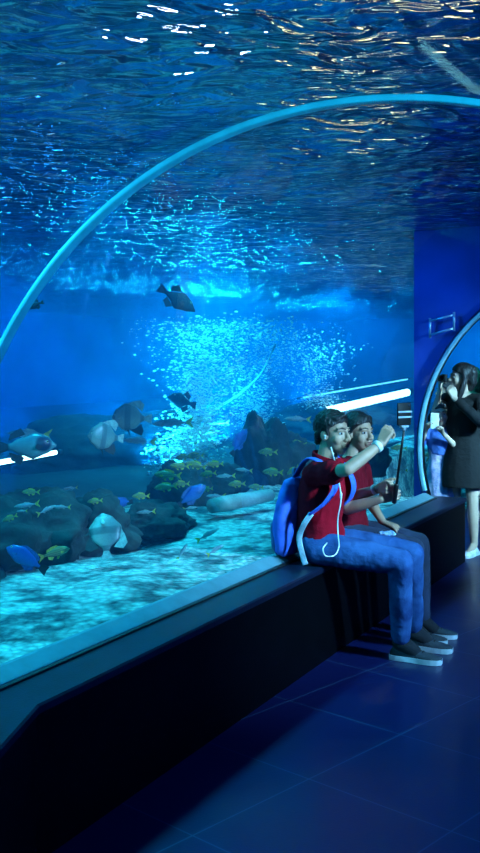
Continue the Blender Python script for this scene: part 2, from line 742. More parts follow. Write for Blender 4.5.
CY = (0.02, 0.70, 1.0)
BL = (0.01, 0.32, 1.0)
WH = (0.30, 0.72, 1.0)
ZL = ZS - 0.10                      # height of the unseen lamps, just under the surface
for s in (-0.5, 0.7, 1.9, 3.1, 4.3, 5.5, 6.7):
    area('unseen_light', W(s, 3.05, ZL), W(s, 2.95, 0.5), 0.3, 17, CY, 100)  # unseen row added to brighten the gravel beside the glass
for s in (9.2, 11.0, 13.0):
    area('unseen_light', W(s, 3.6, ZL), W(s, 3.4, 0.5), 0.3, 14, CY, 110)  # unseen lamps added for the tank past the portal
area('unseen_light', W(12.5, 5.0, ZL), W(13.5, 4.6, 0.8), 0.5, 160, (0.02, 0.55, 1.0), 140)  # added to turn the water beyond the far rib bright cyan
for s in (-2, 2.0, 6.0, 10.0, 14.0, 18.0):
    area('unseen_light', W(s, 11.0, ZL - 0.3), W(s, 14.0, 1.4), 1.6, 90, BL if s not in (6.0, 10.0) else (0.01, 0.55, 1.0), 160)  # added, turned away from the camera to light the back wall
    area('unseen_light', W(s + 2, 7.0, ZL), W(s + 2, 8.0, 0.5), 1.2, 90, (0.01, 0.40, 1.0), 120)  # unseen lamps added for blue haze in mid tank
area('unseen_light', W(21.0, 5.5, 2.0), W(24.0, 5.8, 1.6), 1.5, 160, (0.02, 0.5, 1.0), 160)  # added to brighten the end wall seen past the far rib
area('unseen_light', W(8.6, 4.75, ZL), W(8.3, 4.6, 0.5), 0.8, 60, CY, 120)  # added for the glow on the bright bubbles
area('unseen_light', W(10.6, 5.5, ZL), W(10.4, 5.4, 0.5), 0.8, 75, CY, 120)  # added to widen the glow round the fainter bubbles
area('unseen_light', W(4.2, -1.7, ZL), W(5.1, 1.9, 0.9), 0.4, 33, WH, 42)  # unseen lamp in the right tank, aimed at the couple
area('unseen_light', W(6.3, -1.5, ZL), W(8.15, 2.2, 0.8), 0.4, 44, WH, 36)  # added to brighten the child and people past the far rib
area('unseen_light', W(1.6, -1.0, ZL - 0.5), W(2.5, 0.95, 2.26), 0.2, 8, CY, 60)  # added to brighten the near rib at its apex
area('unseen_light', W(4.0, -3.0, ZL), W(4.0, 0.5, 0.4), 0.8, 110, (0.0, 0.14, 1.0), 140)  # unseen blue fill added for the walkway floor
area('unseen_light', W(1.2, 3.4, ZL), W(2.6, 1.9, 1.6), 0.3, 26, CY, 90)  # added to brighten the left side of the near rib
area('unseen_light', W(6.2, 3.3, ZL), W(7.7, 1.9, 1.9), 0.3, 8, (0.0, 0.28, 1.0), 80)  # added to brighten the blue portal wall


# unseen uplights added behind the rocks to brighten the surface and haze
for s, d, e, c in ((7.85, 4.75, 45, CY), (10.2, 5.5, 60, CY), (12.2, 5.0, 40, CY), (5.4, 4.8, 5, BL), (9.6, 8.0, 14, BL),
                   (14.5, 8.0, 100, CY), (18.5, 8.0, 80, (0.01, 0.5, 1.0)), (12.0, 8.5, 30, (0.01, 0.45, 1.0))):
    area('unseen_uplight', W(s, d, 0.66), W(s, d + 0.25, 2.6), 0.5, e * 3.2, c, 140)


def floodlight(p, r, col, power, label):
    root = empty('floodlight', p)
    b = bmesh.new()
    tube(b, [Vector((0, 0, 0.0)), Vector((0, 0, 0.06)), Vector((0, 0, 0.14))], [r * 1.06, r * 1.06, r * 0.6], 28)
    link('housing', b, M_dark, root, smooth=False)
    b = bmesh.new()
    tube(b, [Vector((0, 0, -0.012)), Vector((0, 0, -0.002))], r, 28)
    link('lens', b, emit('flood_' + label.split()[0], col, power), root, smooth=False)
    b = bmesh.new()
    tube(b, [Vector((0, 0, 0.13)), Vector((0, 0, 4.6 - p.z))], 0.02, 10)
    link('hanger', b, M_dark, root)
    tag(root, label, 'light', 'floodlights glimmering through the water')


floodlight(P(185, 95, 9.8), 0.26, (0.75, 0.75, 1.0), 60, 'white floodlight hung over the water, glinting at top centre left')
floodlight(P(318, 140, 11.8), 0.40, (1.0, 0.85, 0.45), 10, 'warm yellow floodlight over the water, glinting above the arch rib')
floodlight(P(455, 105, 10.2), 0.50, (1.0, 0.85, 0.45), 9, 'large warm floodlight over the water, glinting at top right')
floodlight(P(370, 195, 15.5), 0.70, (0.95, 0.9, 0.5), 8, 'pale yellow floodlight over the water, glinting below the arch rib')
# ------------------------------------------------------------------ things in the tank
def fish_mat(name, back, belly, stripe=None, sdir='z', sfreq=14.0, patch=None, rough=0.35):
    """body colour by height, optional stripes along/across, optional dark patch (x, z, radius, colour)"""
    m, n, l = new_mat(name)
    out = n.new('ShaderNodeOutputMaterial')
    b = n.new('ShaderNodeBsdfPrincipled')
    l.new(b.outputs[0], out.inputs[0])
    tc = n.new('ShaderNodeTexCoord')
    sp = n.new('ShaderNodeSeparateXYZ')
    l.new(tc.outputs['Object'], sp.inputs[0])
    mr = n.new('ShaderNodeMapRange')
    mr.inputs['From Min'].default_value = -0.12
    mr.inputs['From Max'].default_value = 0.12
    l.new(sp.outputs['Z'], mr.inputs[0])
    mx = n.new('ShaderNodeMixRGB')
    mx.inputs[1].default_value = (*belly, 1)
    mx.inputs[2].default_value = (*back, 1)
    l.new(mr.outputs[0], mx.inputs[0])
    cur = mx.outputs[0]
    if stripe:
        mu = n.new('ShaderNodeMath'); mu.operation = 'MULTIPLY'; mu.inputs[1].default_value = sfreq * 2 * PI
        l.new(sp.outputs['Z' if sdir == 'z' else 'X'], mu.inputs[0])
        si = n.new('ShaderNodeMath'); si.operation = 'SINE'
        l.new(mu.outputs[0], si.inputs[0])
        st = n.new('ShaderNodeMapRange')
        st.inputs['From Min'].default_value = 0.1; st.inputs['From Max'].default_value = 0.6
        st.inputs['To Max'].default_value = 0.75
        l.new(si.outputs[0], st.inputs[0])
        m2 = n.new('ShaderNodeMixRGB'); m2.inputs[2].default_value = (*stripe, 1)
        l.new(st.outputs[0], m2.inputs[0]); l.new(cur, m2.inputs[1])
        cur = m2.outputs[0]
    if patch:
        px_, pz_, pr_, pc_ = patch
        di = n.new('ShaderNodeVectorMath'); di.operation = 'DISTANCE'
        cb = n.new('ShaderNodeCombineXYZ')
        l.new(sp.outputs['X'], cb.inputs[0]); l.new(sp.outputs['Z'], cb.inputs[2])
        l.new(cb.outputs[0], di.inputs[0]); di.inputs[1].default_value = (px_, 0, pz_)
        st = n.new('ShaderNodeMapRange')
        st.inputs['From Min'].default_value = pr_; st.inputs['From Max'].default_value = pr_ * 0.7
        l.new(di.outputs['Value'], st.inputs[0])
        m2 = n.new('ShaderNodeMixRGB'); m2.inputs[2].default_value = (*pc_, 1)
        l.new(st.outputs[0], m2.inputs[0]); l.new(cur, m2.inputs[1])
        cur = m2.outputs[0]
    nz = n.new('ShaderNodeTexNoise'); nz.inputs['Scale'].default_value = 30
    l.new(tc.outputs['Object'], nz.inputs['Vector'])
    m3 = n.new('ShaderNodeMixRGB'); m3.blend_type = 'MULTIPLY'; m3.inputs[0].default_value = 0.3
    l.new(cur, m3.inputs[1]); l.new(nz.outputs['Fac'], m3.inputs[2])
    l.new(m3.outputs[0], b.inputs['Base Color'])
    b.inputs['Roughness'].default_value = rough
    return m


M_eye = mat('fish_eye', (0.01, 0.01, 0.012), rough=0.1, bump=0)
M_eyering = mat('fish_eye_ring', (0.5, 0.5, 0.35), rough=0.3, bump=0)


def interp(tbl, x):
    for (x0, v0), (x1, v1) in zip(tbl, tbl[1:]):
        if x <= x1:
            t = (x - x0) / (x1 - x0)
            t = t * t * (3 - 2 * t) * 0.5 + t * 0.5
            return v0 + (v1 - v0) * t
    return tbl[-1][1]


def fin(poly, th, y=0.0, tilt=0.0):
    """thin solid fin from an (x, z) outline, standing in the body's mid plane (or splayed by tilt)"""
    bm = bmesh.new()
    a = [bm.verts.new((x, -th / 2, z)) for x, z in poly]
    b = [bm.verts.new((x, th / 2, z)) for x, z in poly]
    k = len(poly)
    for i in range(k):
        bm.faces.new((a[i], a[(i + 1) % k], b[(i + 1) % k], b[i]))
    bm.faces.new(a[::-1]); bm.faces.new(b)
    if tilt:
        x0, z0 = poly[0]
        bmesh.ops.rotate(bm, cent=(x0, 0, z0), matrix=Matrix.Rotation(tilt, 3, 'Z'), verts=bm.verts)
    if y:
        bmesh.ops.translate(bm, vec=(0, y, 0), verts=bm.verts)
    return bm


def make_fish(name, sp):
    """fish of unit length, nose at +0.5, tail tip at -0.5"""
    root = empty(name, (0, 0, 0))
    bm = bmesh.new()
    n, seg = 22, 16
    top, bot, wid = sp['top'], sp['bot'], sp['wid']
    xt = sp.get('ped', -0.32)
    rows = []
    for i in range(n + 1):
        u = i / n
        u = 0.5 - 0.5 * math.cos(PI * u) if u < 0.5 else u
        x = 0.5 + (xt - 0.5) * u
        zt_, zb_, w = interp(top, u), interp(bot, u), interp(wid, u)
        c, h = (zt_ + zb_) / 2, (zt_ - zb_) / 2
        rows.append([bm.verts.new((x, w * math.cos(2 * PI * k / seg), c + h * math.sin(2 * PI * k / seg))) for k in range(seg)])
    for A, B in zip(rows, rows[1:]):
        for k in range(seg):
            bm.faces.new((A[k], A[(k + 1) % seg], B[(k + 1) % seg], B[k]))
    bm.faces.new(rows[0][::-1]); bm.faces.new(rows[-1])
    link('body', bm, sp['mat'], root)
    fm = sp['fin']
    link('tail_fin', fin(sp['tail'], 0.012), sp.get('tailmat', fm), root, smooth=False)
    link('dorsal_fin', fin(sp['dorsal'], 0.012), fm, root, smooth=False)
    link('anal_fin', fin(sp['anal'], 0.012), sp.get('analmat', fm), root, smooth=False)
    if 'pelvic' in sp:
        link('pelvic_fin', fin(sp['pelvic'], 0.012), sp.get('analmat', fm), root, smooth=False)
    ue = sp.get('eye', (0.12, 0.03))
    w = interp(wid, ue[0]) * 0.86
    xe = 0.5 + (xt - 0.5) * ue[0]
    for sgn in (-1, 1):
        pf = fin([(xe - 0.08, -0.02), (xe - 0.20, 0.03), (xe - 0.24, -0.03), (xe - 0.17, -0.07)], 0.008, y=sgn * (interp(wid, 0.3) + 0.004), tilt=0)
        bmesh.ops.rotate(pf, cent=(xe - 0.08, sgn * interp(wid, 0.3), -0.02), matrix=Matrix.Rotation(-sgn * 0.45, 3, 'Z'), verts=pf.verts)
        link('pectoral_fin', pf, fm, root, smooth=False)
        eb = bmesh.new()
        er = sp.get('er', 0.022)
        ball(eb, (xe, sgn * w, ue[1]), (er, er * 0.5, er), sub=2)
        eo = link('eye', eb, M_eyering, root)
        pb = bmesh.new()
        ball(pb, (xe + 0.002, sgn * (w + er * 0.28), ue[1]), (er * 0.6, er * 0.35, er * 0.6), sub=2)
        link('pupil', pb, M_eye, eo)
    return root


def copy_tree(o, parent=None):
    c = o.copy()
    COL.objects.link(c)
    if parent is not None:
        c.parent = parent
    for ch in list(o.children):
        copy_tree(ch, c)
    return c


dark_fin = mat('fin_black', (0.01, 0.012, 0.018), rough=0.6)
yel_fin = mat('fin_yellow', (0.40, 0.36, 0.05), rough=0.5)
grey_fin = mat('fin_grey', (0.25, 0.32, 0.32), rough=0.5)
blue_fin = mat('fin_blue', (0.03, 0.08, 0.28), rough=0.5)
FORK = [(-0.31, 0.03), (-0.5, 0.15), (-0.42, 0.0), (-0.5, -0.15), (-0.31, -0.03)]
FAN = [(-0.31, 0.05), (-0.44, 0.10), (-0.5, 0.11), (-0.485, 0.0), (-0.5, -0.11), (-0.44, -0.10), (-0.31, -0.05)]
SPEC = {
    'batfish': dict(top=[(0, 0.02), (0.12, 0.20), (0.4, 0.36), (0.7, 0.30), (0.92, 0.09), (1, 0.06)],
                    bot=[(0, -0.03), (0.12, -0.17), (0.4, -0.32), (0.7, -0.27), (0.92, -0.08), (1, -0.05)],
                    wid=[(0, 0.01), (0.2, 0.075), (0.45, 0.09), (0.8, 0.05), (1, 0.015)],
                    mat=fish_mat('batfish_skin', (0.16, 0.22, 0.24), (0.32, 0.38, 0.36), stripe=(0.08, 0.12, 0.14), sdir='x', sfreq=2.6),
                    fin=grey_fin, analmat=dark_fin, tail=FAN, eye=(0.10, 0.06),
                    dorsal=[(0.22, 0.30), (0.0, 0.40), (-0.18, 0.44), (-0.30, 0.34), (-0.25, 0.16), (-0.08, 0.30)],
                    anal=[(0.05, -0.29), (-0.12, -0.38), (-0.26, -0.42), (-0.30, -0.30), (-0.24, -0.14), (-0.08, -0.26)],
                    pelvic=[(0.20, -0.24), (0.12, -0.30), (0.02, -0.46), (0.06, -0.30)]),
    'snapper': dict(top=[(0, 0.0), (0.15, 0.10), (0.38, 0.165), (0.7, 0.11), (0.93, 0.04), (1, 0.04)],
                    bot=[(0, -0.03), (0.15, -0.10), (0.42, -0.145), (0.7, -0.09), (0.93, -0.035), (1, -0.035)],
                    wid=[(0, 0.01), (0.2, 0.06), (0.45, 0.07), (0.8, 0.035), (1, 0.012)],
                    mat=fish_mat('snapper_skin', (0.20, 0.20, 0.05), (0.36, 0.38, 0.20), stripe=(0.08, 0.11, 0.08), sfreq=16),
                    fin=yel_fin, tail=FORK, eye=(0.13, 0.03),
                    dorsal=[(0.20, 0.14), (0.12, 0.21), (-0.05, 0.20), (-0.20, 0.15), (-0.22, 0.07), (0.0, 0.13)],
                    anal=[(-0.03, -0.12), (-0.10, -0.20), (-0.20, -0.15), (-0.21, -0.06)],
                    pelvic=[(0.17, -0.12), (0.10, -0.21), (0.05, -0.20), (0.07, -0.13)]),
    'fusilier': dict(top=[(0, 0.0), (0.2, 0.075), (0.45, 0.095), (0.75, 0.06), (0.95, 0.022), (1, 0.022)],
                     bot=[(0, -0.02), (0.2, -0.07), (0.45, -0.085), (0.75, -0.05), (0.95, -0.02), (1, -0.02)],
                     wid=[(0, 0.008), (0.2, 0.05), (0.45, 0.06), (0.8, 0.03), (1, 0.01)],
                     mat=fish_mat('fusilier_skin', (0.08, 0.16, 0.24), (0.42, 0.50, 0.54)),
                     fin=grey_fin, tailmat=yel_fin, tail=FORK, eye=(0.10, 0.01), er=0.018,
                     dorsal=[(0.15, 0.08), (0.08, 0.13), (-0.08, 0.10), (-0.18, 0.04), (0.0, 0.08)],
                     anal=[(-0.05, -0.07), (-0.09, -0.12), (-0.20, -0.04)]),
    'surgeonfish': dict(top=[(0, 0.0), (0.12, 0.12), (0.4, 0.20), (0.75, 0.13), (0.95, 0.035), (1, 0.035)],
                        bot=[(0, -0.04), (0.12, -0.11), (0.4, -0.19), (0.75, -0.12), (0.95, -0.03), (1, -0.03)],
                        wid=[(0, 0.01), (0.2, 0.055), (0.45, 0.065), (0.8, 0.035), (1, 0.012)],
                        mat=fish_mat('surgeonfish_skin', (0.02, 0.09, 0.42), (0.05, 0.16, 0.50)),
                        fin=blue_fin, tailmat=dark_fin, tail=FAN, eye=(0.10, 0.06),
                        dorsal=[(0.28, 0.16), (0.15, 0.24), (-0.10, 0.22), (-0.24, 0.14), (-0.22, 0.06), (0.0, 0.17)],
                        anal=[(0.05, -0.17), (-0.08, -0.23), (-0.22, -0.15), (-0.20, -0.06)]),
    'triggerfish': dict(top=[(0, 0.0), (0.25, 0.15), (0.5, 0.215), (0.8, 0.10), (0.95, 0.05), (1, 0.05)],
                        bot=[(0, -0.04), (0.25, -0.14), (0.55, -0.215), (0.8, -0.09), (0.95, -0.045), (1, -0.045)],
                        wid=[(0, 0.012), (0.25, 0.07), (0.5, 0.08), (0.8, 0.045), (1, 0.015)],
                        mat=fish_mat('triggerfish_skin', (0.008, 0.016, 0.035), (0.010, 0.022, 0.05), rough=0.8),
                        fin=dark_fin, tail=FAN, eye=(0.22, 0.10),
                        dorsal=[(0.02, 0.19), (-0.12, 0.30), (-0.26, 0.20), (-0.22, 0.08), (-0.05, 0.17)],
                        anal=[(0.0, -0.19), (-0.12, -0.29), (-0.26, -0.19), (-0.22, -0.07), (-0.05, -0.16)]),
    'patched': dict(top=[(0, 0.0), (0.2, 0.16), (0.45, 0.22), (0.8, 0.13), (0.95, 0.06), (1, 0.055)],
                    bot=[(0, -0.04), (0.2, -0.15), (0.5, -0.23), (0.8, -0.12), (0.95, -0.05), (1, -0.05)],
                    wid=[(0, 0.012), (0.25, 0.075), (0.5, 0.085), (0.8, 0.05), (1, 0.016)],
                    mat=fish_mat('patched_skin', (0.07, 0.20, 0.28), (0.22, 0.34, 0.34), patch=(0.27, 0.03, 0.16, (0.003, 0.012, 0.05))),
                    fin=dark_fin, tail=FAN, eye=(0.20, 0.06),
                    dorsal=[(-0.02, 0.20), (-0.10, 0.31), (-0.27, 0.22), (-0.31, 0.11), (-0.10, 0.17)],
                    anal=[(-0.05, -0.20), (-0.12, -0.31), (-0.27, -0.23), (-0.31, -0.09), (-0.10, -0.16)]),
}
PROTO = {}


def fish(kind, name, px, py, lpx, ang, d, label, yaw=0.0, group='fish swimming in the tank', roll=0.0):
    """put a fish of the kind in the tank; ang is its heading as seen, yaw turns it away or towards us"""
    if py > 462 and d < 4.5:
        d = min(d, 3.25)
    elif d < 4.0:
        d = min(d, 3.5)
    p = PD(px, py, d)
    zmin = HB + 0.10 + 0.22 * lpx * p.y / FPX * 0.8
    while p.z < zmin and d > DG + 0.2:
        d -= 0.05
        p = PD(px, py, d)
        zmin = HB + 0.05 + 0.2 * lpx * p.y / FPX * 0.8
    L = lpx * p.y / FPX / max(0.5, math.cos(yaw))
    if kind not in PROTO:
        PROTO[kind] = make_fish(name, SPEC[kind])
        o = PROTO[kind]
    else:
        o = copy_tree(PROTO[kind])
        o.name = name
    o.location = p
    o.scale = (L, L, L)
    view = Vector((p.x, p.y, 0)).normalized()
    right = Vector((view.y, -view.x, 0))
    up = Vector((0, 0, 1))
    a = math.radians(ang)
    fx = (right * math.cos(a) + up * math.sin(a))
    fx = (fx * math.cos(yaw) + view * math.sin(yaw)).normalized()
    upv = up if abs(math.cos(a)) > 0.5 else (right * (-1 if math.sin(a) > 0 else 1) * (1 if math.cos(a) >= 0 else -1))
    uz = (upv - fx * upv.dot(fx)).normalized()
    uy = uz.cross(fx)
    o.rotation_mode = 'QUATERNION'
    o.rotation_quaternion = Matrix((fx, uy, uz)).transposed().to_quaternion() @ Quaternion((1, 0, 0), roll)
    tag(o, label, 'fish', group)
    return o


FISH = [
    ('triggerfish', 'triggerfish', 177, 299, 44, -32, 3.4, 'large dark triggerfish alone in open water, nose pointing down to the right'),
    ('patched', 'patched_fish', 27, 446, 58, 2, 3.5, 'big pale fish at left edge with dark head patch and black fins', 0.15),
    ('fusilier', 'fusilier', 30, 434, 44, 176, 4.3, 'silver fish with yellow tail just behind the fish with a dark head patch', 0.1),
    ('batfish', 'batfish', 106, 437, 36, 172, 3.8, 'grey batfish with yellowish face and black underfins, lower of the overlapping batfish pair', -0.5),
    ('batfish', 'batfish', 132, 418, 40, 178, 4.1, 'pale shiny batfish, upper one of the overlapping batfish pair', 0.2),
    ('fusilier', 'fusilier', 140, 441, 34, 176, 4.4, 'silver fusilier with yellow tail below the pale shiny batfish', 0.1),
    ('fusilier', 'fusilier', 151, 449, 12, 20, 5.0, 'tiny dim fish behind the tail of a silver fusilier', 0.9),
    ('triggerfish', 'dark_fish', 182, 401, 30, 160, 4.6, 'round dark fish at top of the left bubble column', -0.6),
    ('fusilier', 'fusilier', 173, 423, 42, 182, 4.3, 'long slender blue fish left of the bubble column, below round dark fish', 0.0),
    ('fusilier', 'fusilier', 220, 423, 19, 182, 5.5, 'small pale fish right of the left bubble column, by the hose', 0.0),
    ('fusilier', 'fusilier', 206, 433, 15, 184, 5.6, 'small faint fish under the hose end in the bubbles', 0.1),
    ('fusilier', 'fusilier', 186, 446, 24, 184, 4.6, 'blue slender fish against the brightest bubbles', 0.0),
    ('surgeonfish', 'surgeonfish', 203, 448, 15, 100, 4.6, 'small dark fish standing upright beside the bright bubbles', 0.5),
    ('surgeonfish', 'surgeonfish', 239, 442, 30, 60, 3.9, 'dark blue surgeonfish swimming steeply upward right of the snapper school', 0.3),
    ('fusilier', 'fusilier', 298, 419, 27, 178, 3.9, 'slender silver fish nosing left above the rock stack, behind the man'),
    ('fusilier', 'fusilier', 266, 433, 20, 177, 4.2, 'slender fish with yellow tail just above the rock stack'),
    ('snapper', 'snapper', 268, 452, 20, 180, 3.7, 'olive snapper in front of the dark rock stack', 0.1),
    ('snapper', 'snapper', 297, 444, 20, 176, 3.8, 'pale green snapper at right end of the rock stack', 0.2),
    ('snapper', 'snapper', 273, 472, 21, 178, 3.7, 'shadowy snapper low on the dark rock stack, left of the backpack', 0.2),
    ('snapper', 'snapper', 293, 470, 15, 215, 3.1, 'small yellow and white snapper touching the outline of the blue backpack'),
    ('snapper', 'snapper', 215, 464, 18, 182, 3.8, 'striped snapper at right end of the yellow school'),
    ('snapper', 'snapper', 168, 475, 28, 176, 3.8, 'large olive snapper at left end of the yellow school', 0.0),
    ('snapper', 'snapper', 196, 465, 22, 165, 3.9, 'yellow green snapper in the middle of the school'),
    ('snapper', 'snapper', 195, 456, 19, 183, 4.1, 'yellow snapper at top of the school under bright bubbles'),
    ('snapper', 'snapper', 166, 487, 24, 184, 3.7, 'pale green snapper under the large olive snapper'),
    ('surgeonfish', 'surgeonfish', 191, 496, 36, 36, 3.5, 'bright blue surgeonfish with black tail above the gravel, head up to the right', 0.15),
    ('snapper', 'snapper', 181, 484, 18, 182, 3.6, 'yellow snapper just above the tail of the bright blue surgeonfish'),
    ('snapper', 'snapper', 180, 466, 20, 176, 3.9, 'olive snapper between the large olive one and the middle of the school'),
    ('snapper', 'snapper', 208, 474, 18, 188, 3.7, 'lowest snapper of the yellow school, right of its middle'),
    ('snapper', 'snapper', 183, 457, 16, 186, 4.1, 'small snapper at upper left of the yellow school'),
    ('fusilier', 'fusilier', 226, 476, 20, 182, 3.9, 'slim pale fish between the yellow school and the rock stack'),
    ('fusilier', 'fusilier', 244, 470, 18, 175, 4.0, 'slim fish left of the rock stack, above the pale post', 0.1),
    ('snapper', 'snapper', 237, 484, 18, 183, 3.6, 'snapper right above the pale fallen post'),
    ('snapper', 'snapper', 256, 487, 16, 178, 3.6, 'small snapper at foot of the rock stack over the post end'),
    ('fusilier', 'fusilier', 146, 512, 20, 184, 3.5, 'pale slim fish over the rock right of the upright batfish'),
    ('snapper', 'snapper', 141, 496, 18, 180, 3.8, 'dim snapper left of the bright blue surgeonfish, above dark rocks'),
    ('fusilier', 'fusilier', 62, 507, 18, 178, 3.7, 'slim pale fish between the short pale one and the upright batfish'),
    ('fusilier', 'fusilier', 216, 496, 20, 180, 3.8, 'pale fish with yellow tail right of the bright blue surgeonfish'),
    ('snapper', 'snapper', 206, 489, 15, 185, 3.9, 'small yellow fish over the nose of the bright blue surgeonfish'),
    ('fusilier', 'fusilier', 170, 514, 22, 183, 3.5, 'thin pale fish just below the tail of the bright blue surgeonfish'),
    ('fusilier', 'fusilier', 190, 508, 15, 8, 3.5, 'small whitish fish under the belly of the bright blue surgeonfish'),
    ('snapper', 'snapper', 165, 524, 22, 184, 3.4, 'yellowish snapper low over the gravel left of the flat dark rock'),
    ('fusilier', 'fusilier', 207, 535, 26, 28, 2.9, 'pale blue fish with yellow tail over the gravel, nearest the flat dark rock', 0.0),
    ('fusilier', 'fusilier', 182, 552, 20, 58, 2.8, 'pale fish with yellow tail climbing steeply over the gravel'),
    ('fusilier', 'fusilier', 215, 550, 20, 30, 2.8, 'lowest pale fish over the gravel, just below another pale blue fish', 0.3),
    ('batfish', 'batfish', 105, 536, 42, 96, 2.9, 'blue grey batfish standing on its tail against the gravel edge', 0.55),
    ('fusilier', 'fusilier', 97, 514, 18, 15, 3.5, 'small white fish above the upright batfish', 0.3),
    ('fusilier', 'fusilier', 46, 510, 20, 22, 3.6, 'short pale fish in front of the dark left rocks', 0.5),
    ('snapper', 'snapper', 31, 492, 18, 178, 4.0, 'small yellow and white fish above the dark left rocks'),
    ('fusilier', 'fusilier', 22, 511, 11, 180, 3.6, 'tiny bluish fish between two pale fish on the left rocks'),
    ('snapper', 'snapper', 10, 518, 16, 200, 3.5, 'small yellowish fish at left picture edge by the rocks'),
    ('fusilier', 'fusilier', 27, 505, 26, 186, 3.9, 'thin pale fish slanting over the left rocks'),
    ('snapper', 'snapper', 95, 501, 16, 184, 3.9, 'small fish with bright yellow face on the rocks above the upright batfish'),
    ('surgeonfish', 'surgeonfish', 122, 502, 22, 184, 3.8, 'short blue fish beside the yellow faced one on the rocks'),
    ('surgeonfish', 'surgeonfish', 27, 559, 46, 148, 2.95, 'large dull blue fish at lower left with its tail down to the right', 0.2),
    ('snapper', 'snapper', 54, 553, 32, 14, 3.2, 'dim greenish fish right of the large dull blue fish at lower left', 0.2),
    ('triggerfish', 'dark_fish', 35, 305, 18, 200, 2.75, 'small dark fish right beside the near arch rib at left', 0.3),
    ('fusilier', 'fusilier', 351, 225, 25, 105, 4.5, 'thin fish rising to the water surface at upper right', 0.3),
    ('fusilier', 'fusilier', 71, 488, 14, 183, 4.6, 'tiny pale fish above the rope, right of the yellow and white one'),
    ('snapper', 'snapper', 399, 448, 17, 178, 3.2, 'yellowish snapper seen right of the raised hand and phone'),
    ('snapper', 'snapper', 376, 462, 16, 186, 3.4, 'snapper seen in the gap under the raised forearm'),
    ('fusilier', 'fusilier', 401, 470, 14, 178, 3.1, 'faint fish right of the selfie stick, above the sill'),
    ('snapper', 'snapper', 367, 437, 15, 180, 3.6, 'snapper just above the raised forearm'),
]
for f in FISH:
    kind, name, px, py, lpx, ang, d, label = f[:8]
    fish(kind, name, px, py, lpx, ang, d, label, *(f[8:9]))

# ------------------------------------------------------------------ rocks
M_rock = mat('reef_rock', (0.026, 0.036, 0.036), rough=0.95, var=0.5, vscale=5, bump=0.8, bscale=14, col2=(0.008, 0.011, 0.014))


def rock(loc, r, seed, label, rotz=0.0, name='reef_rock', amp=0.35):
    bm = bmesh.new()
    bmesh.ops.create_icosphere(bm, subdivisions=5, radius=1.0)
    for v in bm.verts:
        p = v.co.copy()
        q = p * 1.3 + Vector((seed * 7.1, seed * 3.3, seed))
        k = 1 + amp * noise.noise(q) + amp * 0.5 * noise.noise(q * 2.3) + amp * 0.25 * noise.noise(q * 5) + 0.07 * noise.noise(q * 10) + 0.03 * noise.noise(q * 24)
        v.co = p * k
        v.co.z = max(v.co.z, -0.35)
    bmesh.ops.scale(bm, vec=r, verts=bm.verts)
    bmesh.ops.rotate(bm, matrix=Matrix.Rotation(rotz, 3, 'Z'), verts=bm.verts)
    o = link(name, bm, M_rock)
    o.location = loc
    return tag(o, label, 'rock', 'dark reef rocks on the gravel')


ANG = math.atan2(U.y, U.x)


def base_pt(px, py, z=HB + 0.04):
    Y = (H - z) * FPX / (py - HOR)
    return P(px, py, Y)


ROCKS = [   # pixel of the foot, half sizes along / across the tunnel and up, label
    (-38, 588, (0.42, 0.30, 0.30), 'dark rock mound cut by the left picture edge'),
    (20, 570, (0.34, 0.30, 0.25), 'low dark rock behind the large dull blue fish'),
    (72, 556, (0.34, 0.32, 0.25), 'dark rock behind the upright batfish, to its left'),
    (122, 545, (0.28, 0.26, 0.22), 'dark rock right of the upright batfish'),
    (178, 531, (0.32, 0.22, 0.13), 'flat dark rock on the gravel under the bright blue surgeonfish'),
    (200, 508, (0.20, 0.22, 0.28), 'dark upright rock behind the bright blue surgeonfish'),
    (240, 494, (0.26, 0.24, 0.17), 'dim rock behind the pale fallen post'),
    (284, 486, (0.22, 0.24, 0.50), 'tall dark rock stack left of the man and backpack'),
    (306, 482, (0.26, 0.26, 0.36), 'dark rock hidden mostly behind the seated couple'),
    (375, 472, (0.42, 0.30, 0.30), 'dim rock seen under the raised forearm'),
]
for i, (px, py, r, lab) in enumerate(ROCKS):
    p = base_pt(px, py)
    rock(p + N * r[1] * 0.8 + Vector((0, 0, r[2] * 0.2)), r, i + 1.0, lab, ANG)
for i, (s, d, r, lab) in enumerate((
        (2.6, 5.6, (1.2, 0.45, 0.16), 'long dark reef ledge rising behind the left rocks'),
        (5.2, 5.9, (1.3, 0.5, 0.22), 'dark reef ledge behind the bubbles and snapper school'),
        (9.0, 6.0, (1.8, 0.6, 0.42), 'dark reef ledge far behind the rock stack'),
        (13.6, 5.4, (2.0, 0.7, 0.42), 'farthest reef ledge, behind the phone and raised hand'))):
    rock(W(s, d, HB + 0.1), r, 20 + i, lab, ANG, name='reef_ledge', amp=0.3)

# pale fallen post on the gravel
M_post = mat('post_pale', (0.25, 0.30, 0.30), rough=0.8, vscale=6, bump=0.5, bscale=20)
bm = bmesh.new()
a, b = base_pt(212, 506, HB + 0.12), base_pt(270, 495, HB + 0.12)
tube(bm, [a + (b - a) * t for t in (0, 0.3, 0.6, 1)], [0.05, 0.055, 0.05, 0.045], 14)
tag(link('fallen_post', bm, M_post), 'pale round post lying on the gravel before the rock stack', 'post')

